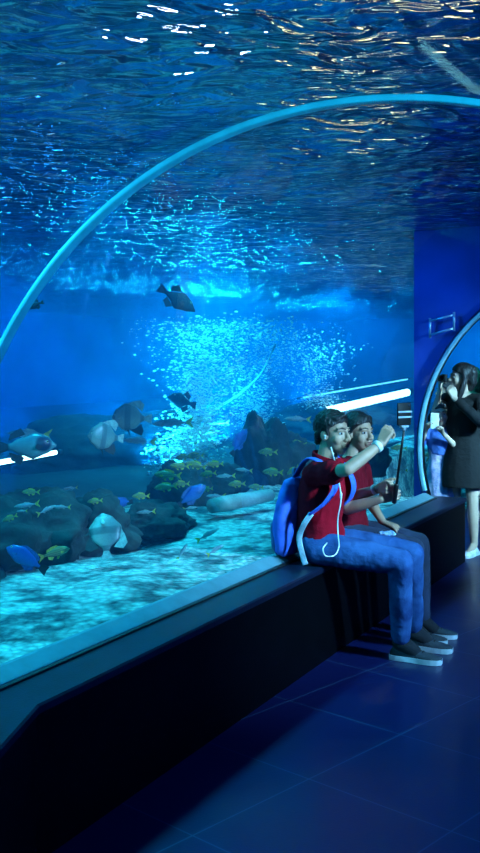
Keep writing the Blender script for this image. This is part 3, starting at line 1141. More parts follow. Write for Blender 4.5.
# ropes and hose
M_rope = mat('rope_pale', (0.5, 0.62, 0.62), rough=0.8, bump=0.2)
bm = bmesh.new()
tube(bm, smooth_path([PD(199, 422, 5.2), PD(214, 410, 5.25), PD(230, 400, 5.3), PD(246, 389, 5.4), PD(262, 372, 5.5), PD(275, 345, 5.6)], 5), 0.014, 8)
tag(link('air_hose', bm, M_rope), 'thin pale air hose slanting up through the bubbles', 'hose')
bm = bmesh.new()
tube(bm, smooth_path([PD(-30, 508, 4.9), PD(40, 497, 5.0), PD(110, 484, 5.1), PD(170, 473, 5.2)], 6), 0.008, 8)
tag(link('rope', bm, M_rope), 'thin taut rope stretched above the dark left rocks', 'rope')

# ------------------------------------------------------------------ bubble columns
M_bub = mat('bubble', (0.86, 0.95, 0.98), rough=0.15, bump=0, var=0.03)


def bubbles(label, cols, count, name='bubble_column', seed=3):
    """cols: list of (pixel x, pixel y, half width in m, d) from bottom to top"""
    rnd = random.Random(seed)
    V, F = [], []
    t0 = bmesh.new()
    bmesh.ops.create_icosphere(t0, subdivisions=1, radius=1.0)
    tv = [v.co.copy() for v in t0.verts]
    tf = [[v.index for v in f.verts] for f in t0.faces]
    t0.free()
    pts = [(PD(px, py, d), w) for px, py, w, d in cols]
    for k in range(count):
        u = rnd.random() ** 1.25 * (len(pts) - 1)
        i = min(int(u), len(pts) - 2)
        f = u - i
        p = pts[i][0].lerp(pts[i + 1][0], f)
        w = pts[i][1] + (pts[i + 1][1] - pts[i][1]) * f
        q = p + Vector((rnd.gauss(0, w), rnd.gauss(0, w), rnd.gauss(0, 0.06)))
        if q.z > ZS - 0.08:
            continue
        r = rnd.choice((0.004, 0.006, 0.008, 0.011, 0.016)) * rnd.uniform(0.7, 1.2)
        sx = rnd.uniform(1.0, 2.4)
        o = len(V)
        V += [(q.x + U.x * c.x * r * sx - U.y * c.y * r, q.y + U.y * c.x * r * sx + U.x * c.y * r, q.z + c.z * r * 0.6) for c in tv]
        F += [[o + j for j in f_] for f_ in tf]
    me = bpy.data.meshes.new(name)
    me.from_pydata(V, [], F)
    me.materials.append(M_bub)
    for p in me.polygons:
        p.use_smooth = True
    o = bpy.data.objects.new(name, me)
    COL.objects.link(o)
    return tag(o, label, 'bubbles', kind='stuff')


bubbles('bright column of rising air bubbles behind the snapper school',
        [(182, 470, 0.10, 4.5), (188, 448, 0.14, 4.5), (197, 425, 0.12, 4.6), (198, 395, 0.14, 4.7), (202, 360, 0.20, 4.8), (215, 332, 0.35, 4.9), (235, 325, 0.5, 5.0)], 6500, seed=3)
bubbles('fainter column of air bubbles right of the bright one',
        [(265, 440, 0.14, 5.6), (250, 410, 0.15, 5.6), (250, 380, 0.2, 5.7), (270, 350, 0.3, 5.8), (265, 330, 0.5, 5.8)], 3500, seed=5)
bubbles('faint column of air bubbles above the seated couple',
        [(320, 420, 0.12, 5.2), (318, 395, 0.15, 5.2), (312, 365, 0.22, 5.3), (310, 345, 0.35, 5.4)], 2000, seed=8)

# ------------------------------------------------------------------ glowing tubes added for bright streaks in the tank
M_streakw = emit('streak_white', (0.55, 0.95, 1.0), 6.0)
M_streakc = emit('streak_cyan', (0.20, 0.75, 1.0), 2.5)
M_cap = mat('streak_cap', (0.02, 0.03, 0.05), rough=0.5)


def glow_streak(a, b, r, m, label):  # added glowing tube that stands in for a streak of light
    root = empty('streak_stand_in', a)
    d = b - a
    bm = bmesh.new()
    tube(bm, [Vector((0, 0, 0)), d * 0.5, d], r, 14)
    link('glow_tube', bm, m, root)
    for t in (0.0, 1.0):
        bm = bmesh.new()
        dn = d.normalized()
        tube(bm, [d * t - dn * 0.06, d * t + dn * 0.06], r * 1.15, 14)
        link('end_cap', bm, M_cap, root)
    return tag(root, label, 'light', 'glowing tubes standing in for light streaks')


glow_streak(PD(322, 412, 5.0), PD(409, 392, 4.6), 0.055, M_streakw, 'broad glowing white tube standing in for a bright band of light, behind the phone and raised hand')
glow_streak(PD(300, 398, 5.4), PD(409, 379, 4.9), 0.012, M_streakc, 'thin greenish tube standing in for a light streak, just above the broad glowing one')
glow_streak(PD(-14, 465, 4.5), PD(58, 452, 4.9), 0.018, M_streakw, 'slim glowing tube standing in for a light streak at left, behind the fish with a dark head patch')

# short ladder fixed to the blue portal wall
M_lad = mat('ladder_steel', (0.30, 0.42, 0.6), rough=0.4, metal=0.5)
root = empty('pool_ladder', W(PW0 - 0.04, 0, 0))
def lp(px, py):
    t = (px - 240) / FPX
    Y = (PW0 - 0.05) / (t * U.x + U.y)
    return P(px, py, Y) - root.location
for (x, y0, y1) in ((430, 318, 338), (454, 312, 331)):
    bm = bmesh.new()
    tube(bm, [lp(x, y0), lp(x, y1)], 0.010, 10)
    link('rail', bm, M_lad, root)
for k in (0.15, 0.85):
    bm = bmesh.new()
    tube(bm, [lp(430, 318 + 20 * k), lp(454, 312 + 19 * k)], 0.009, 10)
    link('rung', bm, M_lad, root)
tag(root, 'short steel ladder rail on the blue wall above the far arch', 'ladder')

# coral bush beyond the portal
M_coral = mat('coral_green', (0.20, 0.36, 0.20), rough=0.9, var=0.5, vscale=20, bump=0.8, bscale=40)
p = P(476, 400, 11.5)
rock(p - Vector((0, 0, 0.1)), (0.30, 0.30, 0.42), 41, 'x', 0.3, name='brain_coral', amp=0.5)
c = bpy.data.objects['brain_coral']
c.data.materials[0] = M_coral
del c['group']
tag(c, 'greenish coral head beyond the far arch at right picture edge', 'coral')
bm = bmesh.new()
tube(bm, [p - Vector((0, 0, 0.9)), p - Vector((0, 0, 0.2))], [0.35, 0.22], 16)
tag(link('coral_pedestal', bm, M_rock), 'dark rock pedestal under the coral head', 'rock')
# ------------------------------------------------------------------ people
UP = Vector((0, 0, 1))
M_skin = mat('skin_tan', (0.46, 0.27, 0.19), rough=0.5, var=0.08, bump=0.05, bscale=120, spec=0.4)
M_skin2 = mat('skin_light', (0.56, 0.37, 0.28), rough=0.5, var=0.08, bump=0.05, bscale=120, spec=0.4)
M_hair = mat('hair_black', (0.012, 0.010, 0.012), rough=0.45, bump=0.6, bscale=90, stretch=(1, 1, 0.25))
M_white = mat('eye_white', (0.7, 0.72, 0.72), rough=0.2, bump=0)
M_iris = mat('iris_brown', (0.02, 0.012, 0.01), rough=0.1, bump=0)
M_lip = mat('lip', (0.30, 0.10, 0.09), rough=0.4, bump=0)
M_red = mat('cotton_red', (0.32, 0.003, 0.014), rough=0.9, spec=0.1, var=0.15, bump=0.3, bscale=35)
M_red2 = mat('cotton_dark_red', (0.16, 0.004, 0.012), rough=0.9, spec=0.1, var=0.15, bump=0.3, bscale=35)
M_jean = mat('denim_blue', (0.040, 0.13, 0.36), rough=0.9, spec=0.15, var=0.3, vscale=7, bump=0.5, bscale=22, col2=(0.014, 0.05, 0.18))
M_jeand = mat('denim_dark', (0.018, 0.030, 0.07), rough=0.9, var=0.3, vscale=7, bump=0.4, bscale=25)
M_black = mat('cloth_black', (0.0025, 0.0025, 0.004), rough=0.9, var=0.2, bump=0.3, bscale=30)
M_shoe = mat('shoe_charcoal', (0.035, 0.05, 0.065), rough=0.8, bump=0.3, bscale=90)
M_sole = mat('sole_white', (0.62, 0.70, 0.74), rough=0.6, bump=0.1)
M_shoew = mat('shoe_white', (0.75, 0.78, 0.80), rough=0.6, bump=0.1)
M_sock = mat('sock_black', (0.012, 0.014, 0.02), rough=0.9)
M_band = mat('band_white', (0.75, 0.80, 0.84), rough=0.5, bump=0.05)


def basis(fwd, up=UP):
    y = Vector(fwd).normalized()
    z = (Vector(up) - y * Vector(up).dot(y)).normalized()
    x = y.cross(z)
    return Matrix((x, y, z)).transposed()


def head(bm, c, fwd, k=1.0, up=UP, female=False):
    """adds a head with face to bm; returns the transform of head space"""
    R = basis(fwd, up)
    T = Matrix.Translation(c) @ R.to_4x4() @ Matrix.Scale(k, 4)
    b = bmesh.new()
    ball(b, (0, -0.012, 0.040), (0.074, 0.093, 0.082))
    ball(b, (0, 0.022, -0.015), (0.063, 0.068, 0.088))
    ball(b, (0, 0.030, -0.060), (0.052 if not female else 0.047, 0.052, 0.044))
    ball(b, (0, 0.058, -0.090), (0.027 if not female else 0.022, 0.026, 0.022))
    for sx in (-1, 1):
        ball(b, (sx * 0.036, 0.055, -0.026), (0.027, 0.026, 0.030))
        ball(b, (sx * 0.074, -0.004, -0.006), (0.009, 0.020, 0.031), rot=Matrix.Rotation(sx * 0.35, 3, 'Z'))
        ball(b, (sx * 0.012, 0.098, -0.032), (0.010, 0.011, 0.009))
        capsule(b, (sx * 0.010, 0.086, 0.026), (sx * 0.044, 0.070, 0.024), 0.011, 0.010, 8)
    capsule(b, (0, 0.084, 0.020), (0, 0.106, -0.026), 0.009, 0.013, 10)
    ball(b, (0, 0.080, -0.060), (0.026, 0.018, 0.022))
    ball(b, (0, 0.088, -0.052), (0.022, 0.010, 0.006))
    ball(b, (0, 0.088, -0.065), (0.019, 0.010, 0.007))
    bmesh.ops.transform(b, matrix=T, verts=b.verts)
    add_bm(bm, b)
    return T


def face_parts(T, root, hairm=M_hair):
    for sx in (-1, 1):
        b = bmesh.new()
        ball(b, (sx * 0.031, 0.0765, 0.004), (0.0125, 0.0095, 0.0068))
        bmesh.ops.transform(b, matrix=T, verts=b.verts)
        e = link('eye', b, M_white, root)
        b = bmesh.new()
        ball(b, (sx * 0.031 + 0.002, 0.0838, 0.004), (0.0068, 0.004, 0.0064))
        bmesh.ops.transform(b, matrix=T, verts=b.verts)
        link('iris', b, M_iris, e)
        b = bmesh.new()
        capsule(b, (sx * 0.014, 0.0955, 0.027), (sx * 0.032, 0.089, 0.033), 0.0034, 0.0034, 8)
        capsule(b, (sx * 0.032, 0.089, 0.033), (sx * 0.052, 0.071, 0.027), 0.0034, 0.002, 8)
        bmesh.ops.transform(b, matrix=T, verts=b.verts)
        link('eyebrow', b, hairm, root)
    b = bmesh.new()
    ball(b, (0, 0.0945, -0.0525), (0.022, 0.006, 0.0045))
    ball(b, (0, 0.0935, -0.064), (0.019, 0.0065, 0.0055))
    bmesh.ops.transform(b, matrix=T, verts=b.verts)
    link('lips', b, M_lip, root)


def hair_cap(T, front=0.072, back=-0.055, grow=1.09, extra=None, quiff=True, drop=0.0):
    """closed cap of hair cut off along the hairline"""
    b = bmesh.new()
    ball(b, (0, -0.014, 0.042), (0.074 * grow + 0.004, 0.093 * grow + 0.003, 0.082 * grow + 0.004), sub=4)
    y0, y1 = 0.088, -0.095
    nrm = Vector((0, -(front - back), (y0 - y1)))
    nrm.normalize()
    if nrm.z < 0:
        nrm = -nrm
    bmesh.ops.bisect_plane(b, geom=list(b.verts) + list(b.edges) + list(b.faces), plane_co=(0, y0, front), plane_no=nrm, clear_inner=True)
    ed = [e for e in b.edges if e.is_boundary]
    bmesh.ops.holes_fill(b, edges=ed)
    if quiff:
        for i in range(9):
            x = -0.045 + 0.09 * i / 8
            capsule(b, (x * 1.05, 0.062 - abs(x) * 0.35, 0.098 - abs(x) * 0.35), (x * 0.9 + 0.006, 0.084 - abs(x) * 0.5, 0.100 - abs(x) * 0.4), 0.016, 0.011, 8)
        for sx in (-1, 1):
            capsule(b, (sx * 0.074, 0.018, 0.03), (sx * 0.070, 0.022, -0.01), 0.010, 0.005, 8)
            capsule(b, (sx * 0.066, -0.05, 0.0), (sx * 0.045, -0.075, -0.045), 0.022, 0.016, 8)
        capsule(b, (0, -0.085, 0.0), (0, -0.08, -0.05), 0.03, 0.02, 8)
    if extra:
        extra(b)
    bmesh.ops.transform(b, matrix=T, verts=b.verts)
    return b


def hand(bm, wrist, dirv, back, thumb=1, curl=(50, 60, 40), k=1.0, spread=4, curls=None, thumbc=(35, 30), thumb_out=40):
    """palm, four fingers of different lengths and a thumb; back = direction out of the back of the hand"""
    x = Vector(dirv).normalized()
    z = (Vector(back) - x * Vector(back).dot(x)).normalized()
    y = z.cross(x) * thumb

    def G(a, b_, c):
        return Vector(wrist) + (x * a + y * b_ + z * c) * k
    kn = [(0.086, 0.031), (0.090, 0.011), (0.086, -0.009), (0.078, -0.027)]
    ln = [0.072, 0.080, 0.074, 0.058]
    rr = [0.0088, 0.0092, 0.0087, 0.0078]
    for i, (a, b_) in enumerate(kn):
        capsule(bm, G(0.005, b_ * 0.55, 0), G(a, b_, 0.002), 0.0135 * k, 0.0115 * k, 10)
        cu = curls[i] if curls else curl
        d0 = (x * math.cos(math.radians(spread * (1.2 - i))) + y * math.sin(math.radians(spread * (1.2 - i))))
        ang = 0
        p = G(a, b_, 0.002)
        for f, cdeg, r0, r1 in ((0.45, cu[0], 1.0, 0.95), (0.30, cu[1], 0.95, 0.88), (0.25, cu[2], 0.88, 0.78)):
            ang += math.radians(cdeg)
            q = p + (d0 * math.cos(ang) - z * math.sin(ang)) * ln[i] * f * k
            capsule(bm, p, q, rr[i] * r0 * k, rr[i] * r1 * k, 10)
            p = q
    ball(bm, G(0.045, 0.002, -0.006), (0.045 * k, 0.034 * k, 0.013 * k), rot=Matrix((x, y * thumb, z)).transposed() if thumb == 1 else Matrix((x, -y, z)).transposed())
    to = math.radians(thumb_out)
    p = G(0.022, 0.022, -0.006)
    d = x * math.cos(to) + y * math.sin(to) - z * 0.35
    d.normalize()
    q = p + d * 0.040 * k
    capsule(bm, p, q, 0.0145 * k, 0.011 * k, 10)
    for lnk, c in ((0.032, thumbc[0]), (0.026, thumbc[1])):
        d = (d * math.cos(math.radians(c)) + (x * 0.6 - z * 0.7 - y * 0.25).normalized() * math.sin(math.radians(c))).normalized()
        p, q = q, q + d * lnk * k
        capsule(bm, p, q, 0.0102 * k, 0.0085 * k, 10)


def torso(bm, pts, dims, side, seg=28):
    """loft of ellipses up the spine; dims (half width, half depth)"""
    tube(bm, pts, [1.0] * len(pts), seg, hint=side, ell=dims)


def ruffle(o, amp, scale, seed=0.0, stretch=(1, 1, 1)):
    me = o.data
    me.update()
    nn = [v.normal.copy() for v in me.vertices]
    for v, n in zip(me.vertices, nn):
        p = Vector((v.co.x * stretch[0], v.co.y * stretch[1], v.co.z * stretch[2])) * scale + Vector((seed, seed * 2, seed * 3))
        v.co += n * amp * (noise.noise(p) + 0.5 * noise.noise(p * 2.1))
    me.update()


def arm_bm(bm, sh, el, wr, k=1.0):
    chain(bm, [sh, sh.lerp(el, 0.5), el], [0.047 * k, 0.044 * k, 0.037 * k])
    chain(bm, [el, el.lerp(wr, 0.35), wr], [0.037 * k, 0.038 * k, 0.025 * k])


def leg_bm(bm, hip, kn, an, k=1.0):
    chain(bm, [hip, hip.lerp(kn, 0.5), kn], [0.082 * k, 0.070 * k, 0.052 * k])
    chain(bm, [kn, kn.lerp(an, 0.35), an], [0.050 * k, 0.050 * k, 0.032 * k])


def shoe(root, heel, fwd, mats, L=0.27, high=0.085, name='shoe', ground=0.0):
    """sneaker: heel point on the floor, pointing along fwd. shoe > sole, laces"""
    R = basis(Vector((fwd[0], fwd[1], 0)))     # x right, y forward
    T = Matrix.Translation(Vector((heel[0], heel[1], ground))) @ R.to_4x4() @ Matrix.Scale(L / 0.27, 4)
    prof = [(0.0, 0.026, 0.050), (0.03, 0.034, high), (0.07, 0.035, high + 0.005), (0.105, 0.036, high - 0.010), (0.14, 0.040, 0.068),
            (0.18, 0.045, 0.054), (0.22, 0.044, 0.046), (0.25, 0.034, 0.040), (0.268, 0.016, 0.034)]
    b = bmesh.new()
    rows = []
    for y, w, h in prof:
        rows.append([b.verts.new((w * math.cos(PI * k / 12) * (1 if True else 1), y, 0.022 + (h - 0.022) * math.sin(PI * k / 12) ** 0.75)) for k in range(13)])
    for A, B in zip(rows, rows[1:]):
        for k in range(12):
            b.faces.new((A[k], A[k + 1], B[k + 1], B[k]))
        b.faces.new((A[0], B[0], B[12], A[12]))
    b.faces.new(rows[0]); b.faces.new(rows[-1][::-1])
    bmesh.ops.transform(b, matrix=T, verts=b.verts)
    so = link(name, b, mats[0], root)
    b = bmesh.new()
    n = len(prof)
    out = [(w + 0.004, y) for y, w, h in prof] + [(-w - 0.004, y) for y, w, h in prof[::-1]]
    out[0] = (out[0][0], -0.004); out[-1] = (out[-1][0], -0.004)
    lo = [b.verts.new((x, y, 0.002)) for x, y in out]
    hi = [b.verts.new((x, y, 0.028)) for x, y in out]
    k2 = len(out)
    for i in range(k2):
        b.faces.new((lo[i], lo[(i + 1) % k2], hi[(i + 1) % k2], hi[i]))
    b.faces.new(lo[::-1]); b.faces.new(hi)
    bmesh.ops.transform(b, matrix=T, verts=b.verts)
    link('sole', b, mats[1], so, smooth=False)
    b = bmesh.new()
    for i in range(4):
        y = 0.108 + i * 0.021
        z = 0.083 - i * 0.0085
        tube(b, [(-0.022, y + 0.004, z - 0.012), (-0.010, y, z), (0.010, y, z), (0.022, y + 0.004, z - 0.012)], 0.0035, 6)
    bmesh.ops.transform(b, matrix=T, verts=b.verts)
    link('laces', b, mats[2], so)
    return so


def person_root(label, loc):
    r = empty('person', loc)
    return tag(r, label, 'person')


def adopt(root):
    """children were built in world coordinates: keep them there"""
    bpy.context.view_layer.update()
    inv = root.matrix_world.inverted()
    for c in root.children:
        c.matrix_parent_inverse = inv


# ---- the man taking the selfie
F = -N
man = person_root('seated man in red polo shirt and blue jeans reaching one hand to the phone', W(5.02, 2.07, HB))
J = dict(pel=W(5.02, 2.075, 0.61), waist=W(5.02, 2.085, 0.73), chest=W(5.02, 2.07, 0.90), neck=W(5.03, 2.055, 1.055),
         head=W(5.045, 2.018, 1.200), shR=W(4.86, 2.055, 0.995), shL=W(5.19, 2.03, 0.99),
         elR=W(4.745, 1.82, 1.045), wrR=W(4.92, 1.704, 1.165), elL=W(5.20, 1.995, 0.775), wrL=W(5.18, 1.79, 0.845),
         hpR=W(4.93, 2.07, 0.60), hpL=W(5.11, 2.07, 0.60), knR=W(4.985, 1.62, 0.555), knL=W(5.20, 1.63, 0.56),
         anR=W(5.135, 1.665, 0.10), anL=W(5.37, 1.67, 0.10))
look = (PD(404, 413, 1.62) - J['head']).normalized()
hfwd = F.copy()
hfwd.rotate(Quaternion((0, 0, 1), -0.28))
hfwd.z = 0.02
bm = bmesh.new()
torso(bm, [W(5.02, 2.075, 0.55), J['pel'], J['waist'], J['chest'], W(5.025, 2.062, 1.0), J['neck']],
      [(0.13, 0.09), (0.15, 0.10), (0.125, 0.085), (0.15, 0.10), (0.13, 0.075), (0.06, 0.055)], U)
for s_ in ('R', 'L'):
    chain(bm, [J['neck'] - UP * 0.02, J['sh' + s_]], [0.05, 0.05])
    arm_bm(bm, J['sh' + s_], J['el' + s_], J['wr' + s_], 0.9)
    leg_bm(bm, J['hp' + s_], J['kn' + s_], J['an' + s_])
    a = J['an' + s_]
    chain(bm, [a, a + F * 0.09 - UP * 0.065], [0.032, 0.020])
chain(bm, [J['neck'] - UP * 0.03, J['head'] - UP * 0.06 - F * 0.02], [0.058, 0.052])
TM = head(bm, J['head'], hfwd)
# right hand pinches the phone's lower edge, left hand grips the stick
phone_c = PD(404, 414, 1.625)
hd = (P(393, 422, phone_c.y - 0.03) - J['wrR']).normalized()
hand(bm, J['wrR'], hd, -U * 0.75 - F * 0.15 + UP * 0.25, thumb=1, curls=((15, 50, 35), (28, 60, 45), (45, 70, 50), (60, 75, 50)), thumb_out=30, thumbc=(15, 20))
grip = PD(394, 492, 1.717)
hand(bm, J['wrL'] , (grip - J['wrL'] - UP * 0.01 + U * 0.03), U + UP * 0.2, thumb=-1, curl=(62, 78, 50), thumb_out=35, thumbc=(35, 40))
body = remeshed('body', bm, M_skin, man, voxel=0.0042, smooth=3)
face_parts(TM, man)
hair = remeshed('hair', hair_cap(TM), M_hair, man, voxel=0.005, smooth=2)
ruffle(hair, 0.004, 70, 2)


def shirt_bm(J, sl=0.62, g=0.0, hem=0.565, sides=U):
    bm = bmesh.new()
    p = J['pel']
    torso(bm, [p + UP * (hem - p.z), p + UP * 0.04, J['waist'], J['chest'], J['chest'].lerp(J['neck'], 0.62), J['neck'] - UP * 0.005],
          [(0.168 + g, 0.125 + g), (0.166 + g, 0.122 + g), (0.148 + g, 0.112 + g), (0.170 + g, 0.120 + g), (0.150 + g, 0.095 + g), (0.066, 0.066)], sides)
    for s_ in ('R', 'L'):
        chain(bm, [J['neck'] - UP * 0.03, J['sh' + s_]], [0.056 + g, 0.062 + g])
        e = J['sh' + s_].lerp(J['el' + s_], sl)
        chain(bm, [J['sh' + s_], e], [0.064 + g, 0.060 + g])
    return bm


sh = remeshed('polo_shirt', shirt_bm(J), M_red, man, voxel=0.007, smooth=4)
ruffle(sh, 0.010, 11, 1, (1, 1, 0.6))
# collar
bm = bmesh.new()
cpts = [J['neck'] + U * (0.070 * math.cos(a)) + F * (0.066 * math.sin(a)) + UP * (0.008 - 0.022 * math.sin(a)) for a in [2 * PI * i / 24 for i in range(24)]]
tube(bm, cpts, 0.014, 10, closed=True, ell=(1.7, 0.6), hint=UP)
link('collar', bm, M_red, man)


def trousers_bm(J, g=0.0, hem=0.125):
    bm = bmesh.new()
    p = J['pel']
    torso(bm, [p - UP * 0.085, p - UP * 0.04, p + UP * 0.02], [(0.14 + g, 0.10 + g), (0.168 + g, 0.125 + g), (0.158 + g, 0.112 + g)], U)
    for s_ in ('R', 'L'):
        h_, k_, a_ = J['hp' + s_], J['kn' + s_], J['an' + s_]
        chain(bm, [h_ + UP * 0.0, h_.lerp(k_, 0.55), k_], [0.092 + g, 0.083 + g, 0.067 + g], 18)
        low = k_.lerp(a_, 0.93)
        chain(bm, [k_, k_.lerp(low, 0.4), low], [0.067 + g, 0.064 + g, 0.054 + g], 18)
    return bm


jn = remeshed('jeans', trousers_bm(J), M_jean, man, voxel=0.007, smooth=4)
ruffle(jn, 0.007, 9, 4, (1.5, 1.5, 0.9))
for s_ in ('R', 'L'):
    a = J['an' + s_]
    fw = F + U * (0.05 if s_ == 'R' else 0.02)
    shoe(man, a - F * 0.055, fw, (M_shoe, M_sole, M_sock), L=0.275, high=0.10)
    bm = bmesh.new()
    chain(bm, [a + UP * 0.075, a - UP * 0.01, a - UP * 0.045 + F * 0.075], [0.048, 0.047, 0.036])
    link('sock', bm, M_sock, man)
bm = bmesh.new()
w = J['wrR'].lerp(J['elR'], 0.10)
ax = (J['wrR'] - J['elR']).normalized()
tube(bm, [w - ax * 0.014, w - ax * 0.012, w + ax * 0.012, w + ax * 0.014], [0.028, 0.032, 0.031, 0.027], 18)
link('wristband', bm, M_band, man)
adopt(man)

# ---- the woman beside him
wom = person_root('seated woman in dark red top and dark trousers, behind the man in the red polo', W(5.42, 2.06, HB))
K = dict(pel=W(5.42, 2.07, 0.605), waist=W(5.42, 2.08, 0.72), chest=W(5.41, 2.065, 0.87), neck=W(5.41, 2.055, 1.045),
         head=W(5.43, 2.015, 1.178), shR=W(5.27, 2.05, 0.975), shL=W(5.55, 2.04, 0.975),
         elR=W(5.25, 1.985, 0.83), wrR=W(5.20, 1.815, 0.897), elL=W(5.60, 2.01, 0.77), wrL=W(5.52, 1.90, 0.665),
         hpR=W(5.335, 2.06, 0.595), hpL=W(5.505, 2.06, 0.595), knR=W(5.40, 1.68, 0.55), knL=W(5.55, 1.69, 0.55),
         anR=W(5.50, 1.72, 0.095), anL=W(5.64, 1.70, 0.095))
bm = bmesh.new()
torso(bm, [W(5.42, 2.07, 0.55), K['pel'], K['waist'], K['chest'], W(5.41, 2.06, 0.98), K['neck']],
      [(0.13, 0.09), (0.145, 0.10), (0.105, 0.075), (0.125, 0.095), (0.11, 0.07), (0.05, 0.048)], U)
for s_ in ('R', 'L'):
    chain(bm, [K['neck'] - UP * 0.03, K['sh' + s_]], [0.042, 0.042])
    arm_bm(bm, K['sh' + s_], K['el' + s_], K['wr' + s_], 0.86)
    leg_bm(bm, K['hp' + s_], K['kn' + s_], K['an' + s_], 0.95)
    a = K['an' + s_]
    chain(bm, [a, a + F * 0.08 - UP * 0.065], [0.029, 0.018])
chain(bm, [K['neck'] - UP * 0.03, K['head'] - UP * 0.06 - F * 0.02], [0.048, 0.044])
TW = head(bm, K['head'], F * 0.9 + Vector((-0.1, -0.45, 0.04)), 0.95, female=True)
grip2 = PD(394, 486, 1.712)
hand(bm, K['wrR'], grip2 - K['wrR'] - U * 0.03, -U + UP * 0.2, thumb=1, curl=(60, 78, 50), k=0.92, thumb_out=35, thumbc=(35, 40))
hand(bm, K['wrL'], K['knL'].lerp(K['knR'], 0.3) + UP * 0.05 - K['wrL'], UP + F * 0.4, thumb=1, curl=(20, 25, 20), k=0.92)
remeshed('body', bm, M_skin, wom, voxel=0.0045, smooth=3)
face_parts(TW, wom)


def long_hair(b):
    for sx in (-1, 1):
        chain(b, [(sx * 0.062, -0.01, 0.05), (sx * 0.073, -0.025, -0.03), (sx * 0.058, -0.06, -0.10)], [0.026, 0.022, 0.02], 10)
    chain(b, [(0, -0.075, 0.04), (0, -0.085, -0.05), (0, -0.085, -0.14), (0, -0.08, -0.2)], [0.06, 0.055, 0.045, 0.025], 12)
    chain(b, [(-0.03, 0.066, 0.092), (-0.066, 0.035, 0.055), (-0.074, 0.0, 0.01)], [0.016, 0.016, 0.016], 8)
    chain(b, [(0.0, 0.07, 0.097), (0.060, 0.042, 0.060), (0.074, 0.0, 0.01)], [0.016, 0.016, 0.016], 8)


hb = remeshed('hair', hair_cap(TW, front=0.072, extra=long_hair, quiff=False), M_hair, wom, voxel=0.005, smooth=3)
ruffle(hb, 0.003, 60, 3)
sh = remeshed('top', shirt_bm(K, sl=0.5, g=-0.012), M_red2, wom, voxel=0.007, smooth=4)
ruffle(sh, 0.007, 12, 6, (1, 1, 0.6))
jn = remeshed('trousers', trousers_bm(K, g=-0.006), M_jeand, wom, voxel=0.007, smooth=4)
ruffle(jn, 0.005, 9, 8, (1.5, 1.5, 0.9))
for s_ in ('R', 'L'):
    shoe(wom, K['an' + s_] - F * 0.05, F + U * 0.12, (M_shoe, M_sole, M_sock), L=0.25, high=0.085)
    a = K['an' + s_]
    bm = bmesh.new()
    chain(bm, [a + UP * 0.07, a - UP * 0.01, a - UP * 0.045 + F * 0.065], [0.044, 0.044, 0.033])
    link('sock', bm, M_sock, wom)
bm = bmesh.new()
w = K['wrR'].lerp(K['elR'], 0.12)
ax = (K['wrR'] - K['elR']).normalized()
tube(bm, [w - ax * 0.010, w - ax * 0.008, w + ax * 0.008, w + ax * 0.010], [0.025, 0.029, 0.028, 0.024], 18)
link('bracelet', bm, M_band, wom)
adopt(wom)

# ---- phone, selfie stick, cloth, earphones, backpack
M_phone = mat('phone_black', (0.004, 0.005, 0.007), rough=0.55, spec=0.2, bump=0)
M_metal = mat('stick_black', (0.010, 0.011, 0.014), rough=0.35, bump=0, metal=0.3)
M_clampl = mat('clamp_grey', (0.30, 0.38, 0.45), rough=0.4, bump=0)
ph = empty('smartphone', phone_c)
wx = Vector((0.82, 0.57, 0)).normalized()
wn = Vector((-0.57, 0.82, 0))
Rp = Matrix((wx, wn, UP)).transposed()
b = bmesh.new(); box(b, Vector((0, 0, 0)), (0.094, 0.010, 0.118), Rp, 0.004)
link('case', b, M_phone, ph)
b = bmesh.new(); box(b, wn * 0.0056, (0.086, 0.001, 0.108), Rp)
link('screen', b, emit('phone_screen', (0.12, 0.25, 0.35), 0.25), ph, smooth=False)
b = bmesh.new(); ball(b, -wn * 0.006 + UP * 0.045 + wx * 0.030, (0.008, 0.003, 0.008), Rp)
link('camera_lens', b, mat('lens', (0.02, 0.03, 0.05), rough=0.05, bump=0), ph)
tag(ph, 'black smartphone held up in a clamp at the top of the selfie stick', 'phone')

gb = grip - UP * 0.06
top = phone_c - UP * 0.085
st_ = empty('selfie_stick', gb)
ax = top - gb
b = bmesh.new(); tube(b, [ax * 0.20, ax * 0.6, ax], [0.0075, 0.0068, 0.006], 12)
link('rod', b, M_metal, st_)
b = bmesh.new(); tube(b, [Vector((0, 0, 0)), ax * 0.01, ax * 0.26, ax * 0.27], [0.009, 0.013, 0.013, 0.009], 14)
link('handle', b, M_metal, st_)
b = bmesh.new()
o_ = phone_c - gb
box(b, o_ - UP * 0.0655, (0.05, 0.022, 0.012), Rp, 0.003)
box(b, o_ - UP * 0.072, (0.018, 0.018, 0.026), Rp, 0.003)
link('clamp', b, M_clampl, st_)
b = bmesh.new()
for dz in (0.012, -0.016):
    box(b, o_ - wn * 0.0085 + UP * dz, (0.098, 0.006, 0.009), Rp, 0.002)
link('clamp_band', b, M_clampl, st_)
tag(st_, 'thin black selfie stick gripped by two hands below the phone', 'stick')

M_cloth = mat('cloth_blue_pattern', (0.10, 0.28, 0.62), rough=0.9, vscale=60, bump=0.6, bscale=60, col2=(0.45, 0.60, 0.75))
b = bmesh.new()
cc = PD(389, 537, 1.80)
for i in range(9):
    r_ = random.Random(i)
    ball(b, cc + Vector((r_.uniform(-0.045, 0.045), r_.uniform(-0.03, 0.03), r_.uniform(-0.025, 0.025))), (r_.uniform(0.02, 0.035), 0.025, 0.018), sub=2)
ck = remeshed('handkerchief', b, M_cloth, None, voxel=0.005, smooth=3)
ruffle(ck, 0.008, 40, 2)
tag(ck, 'crumpled blue patterned cloth in the seated woman\'s hand on her knee', 'cloth')

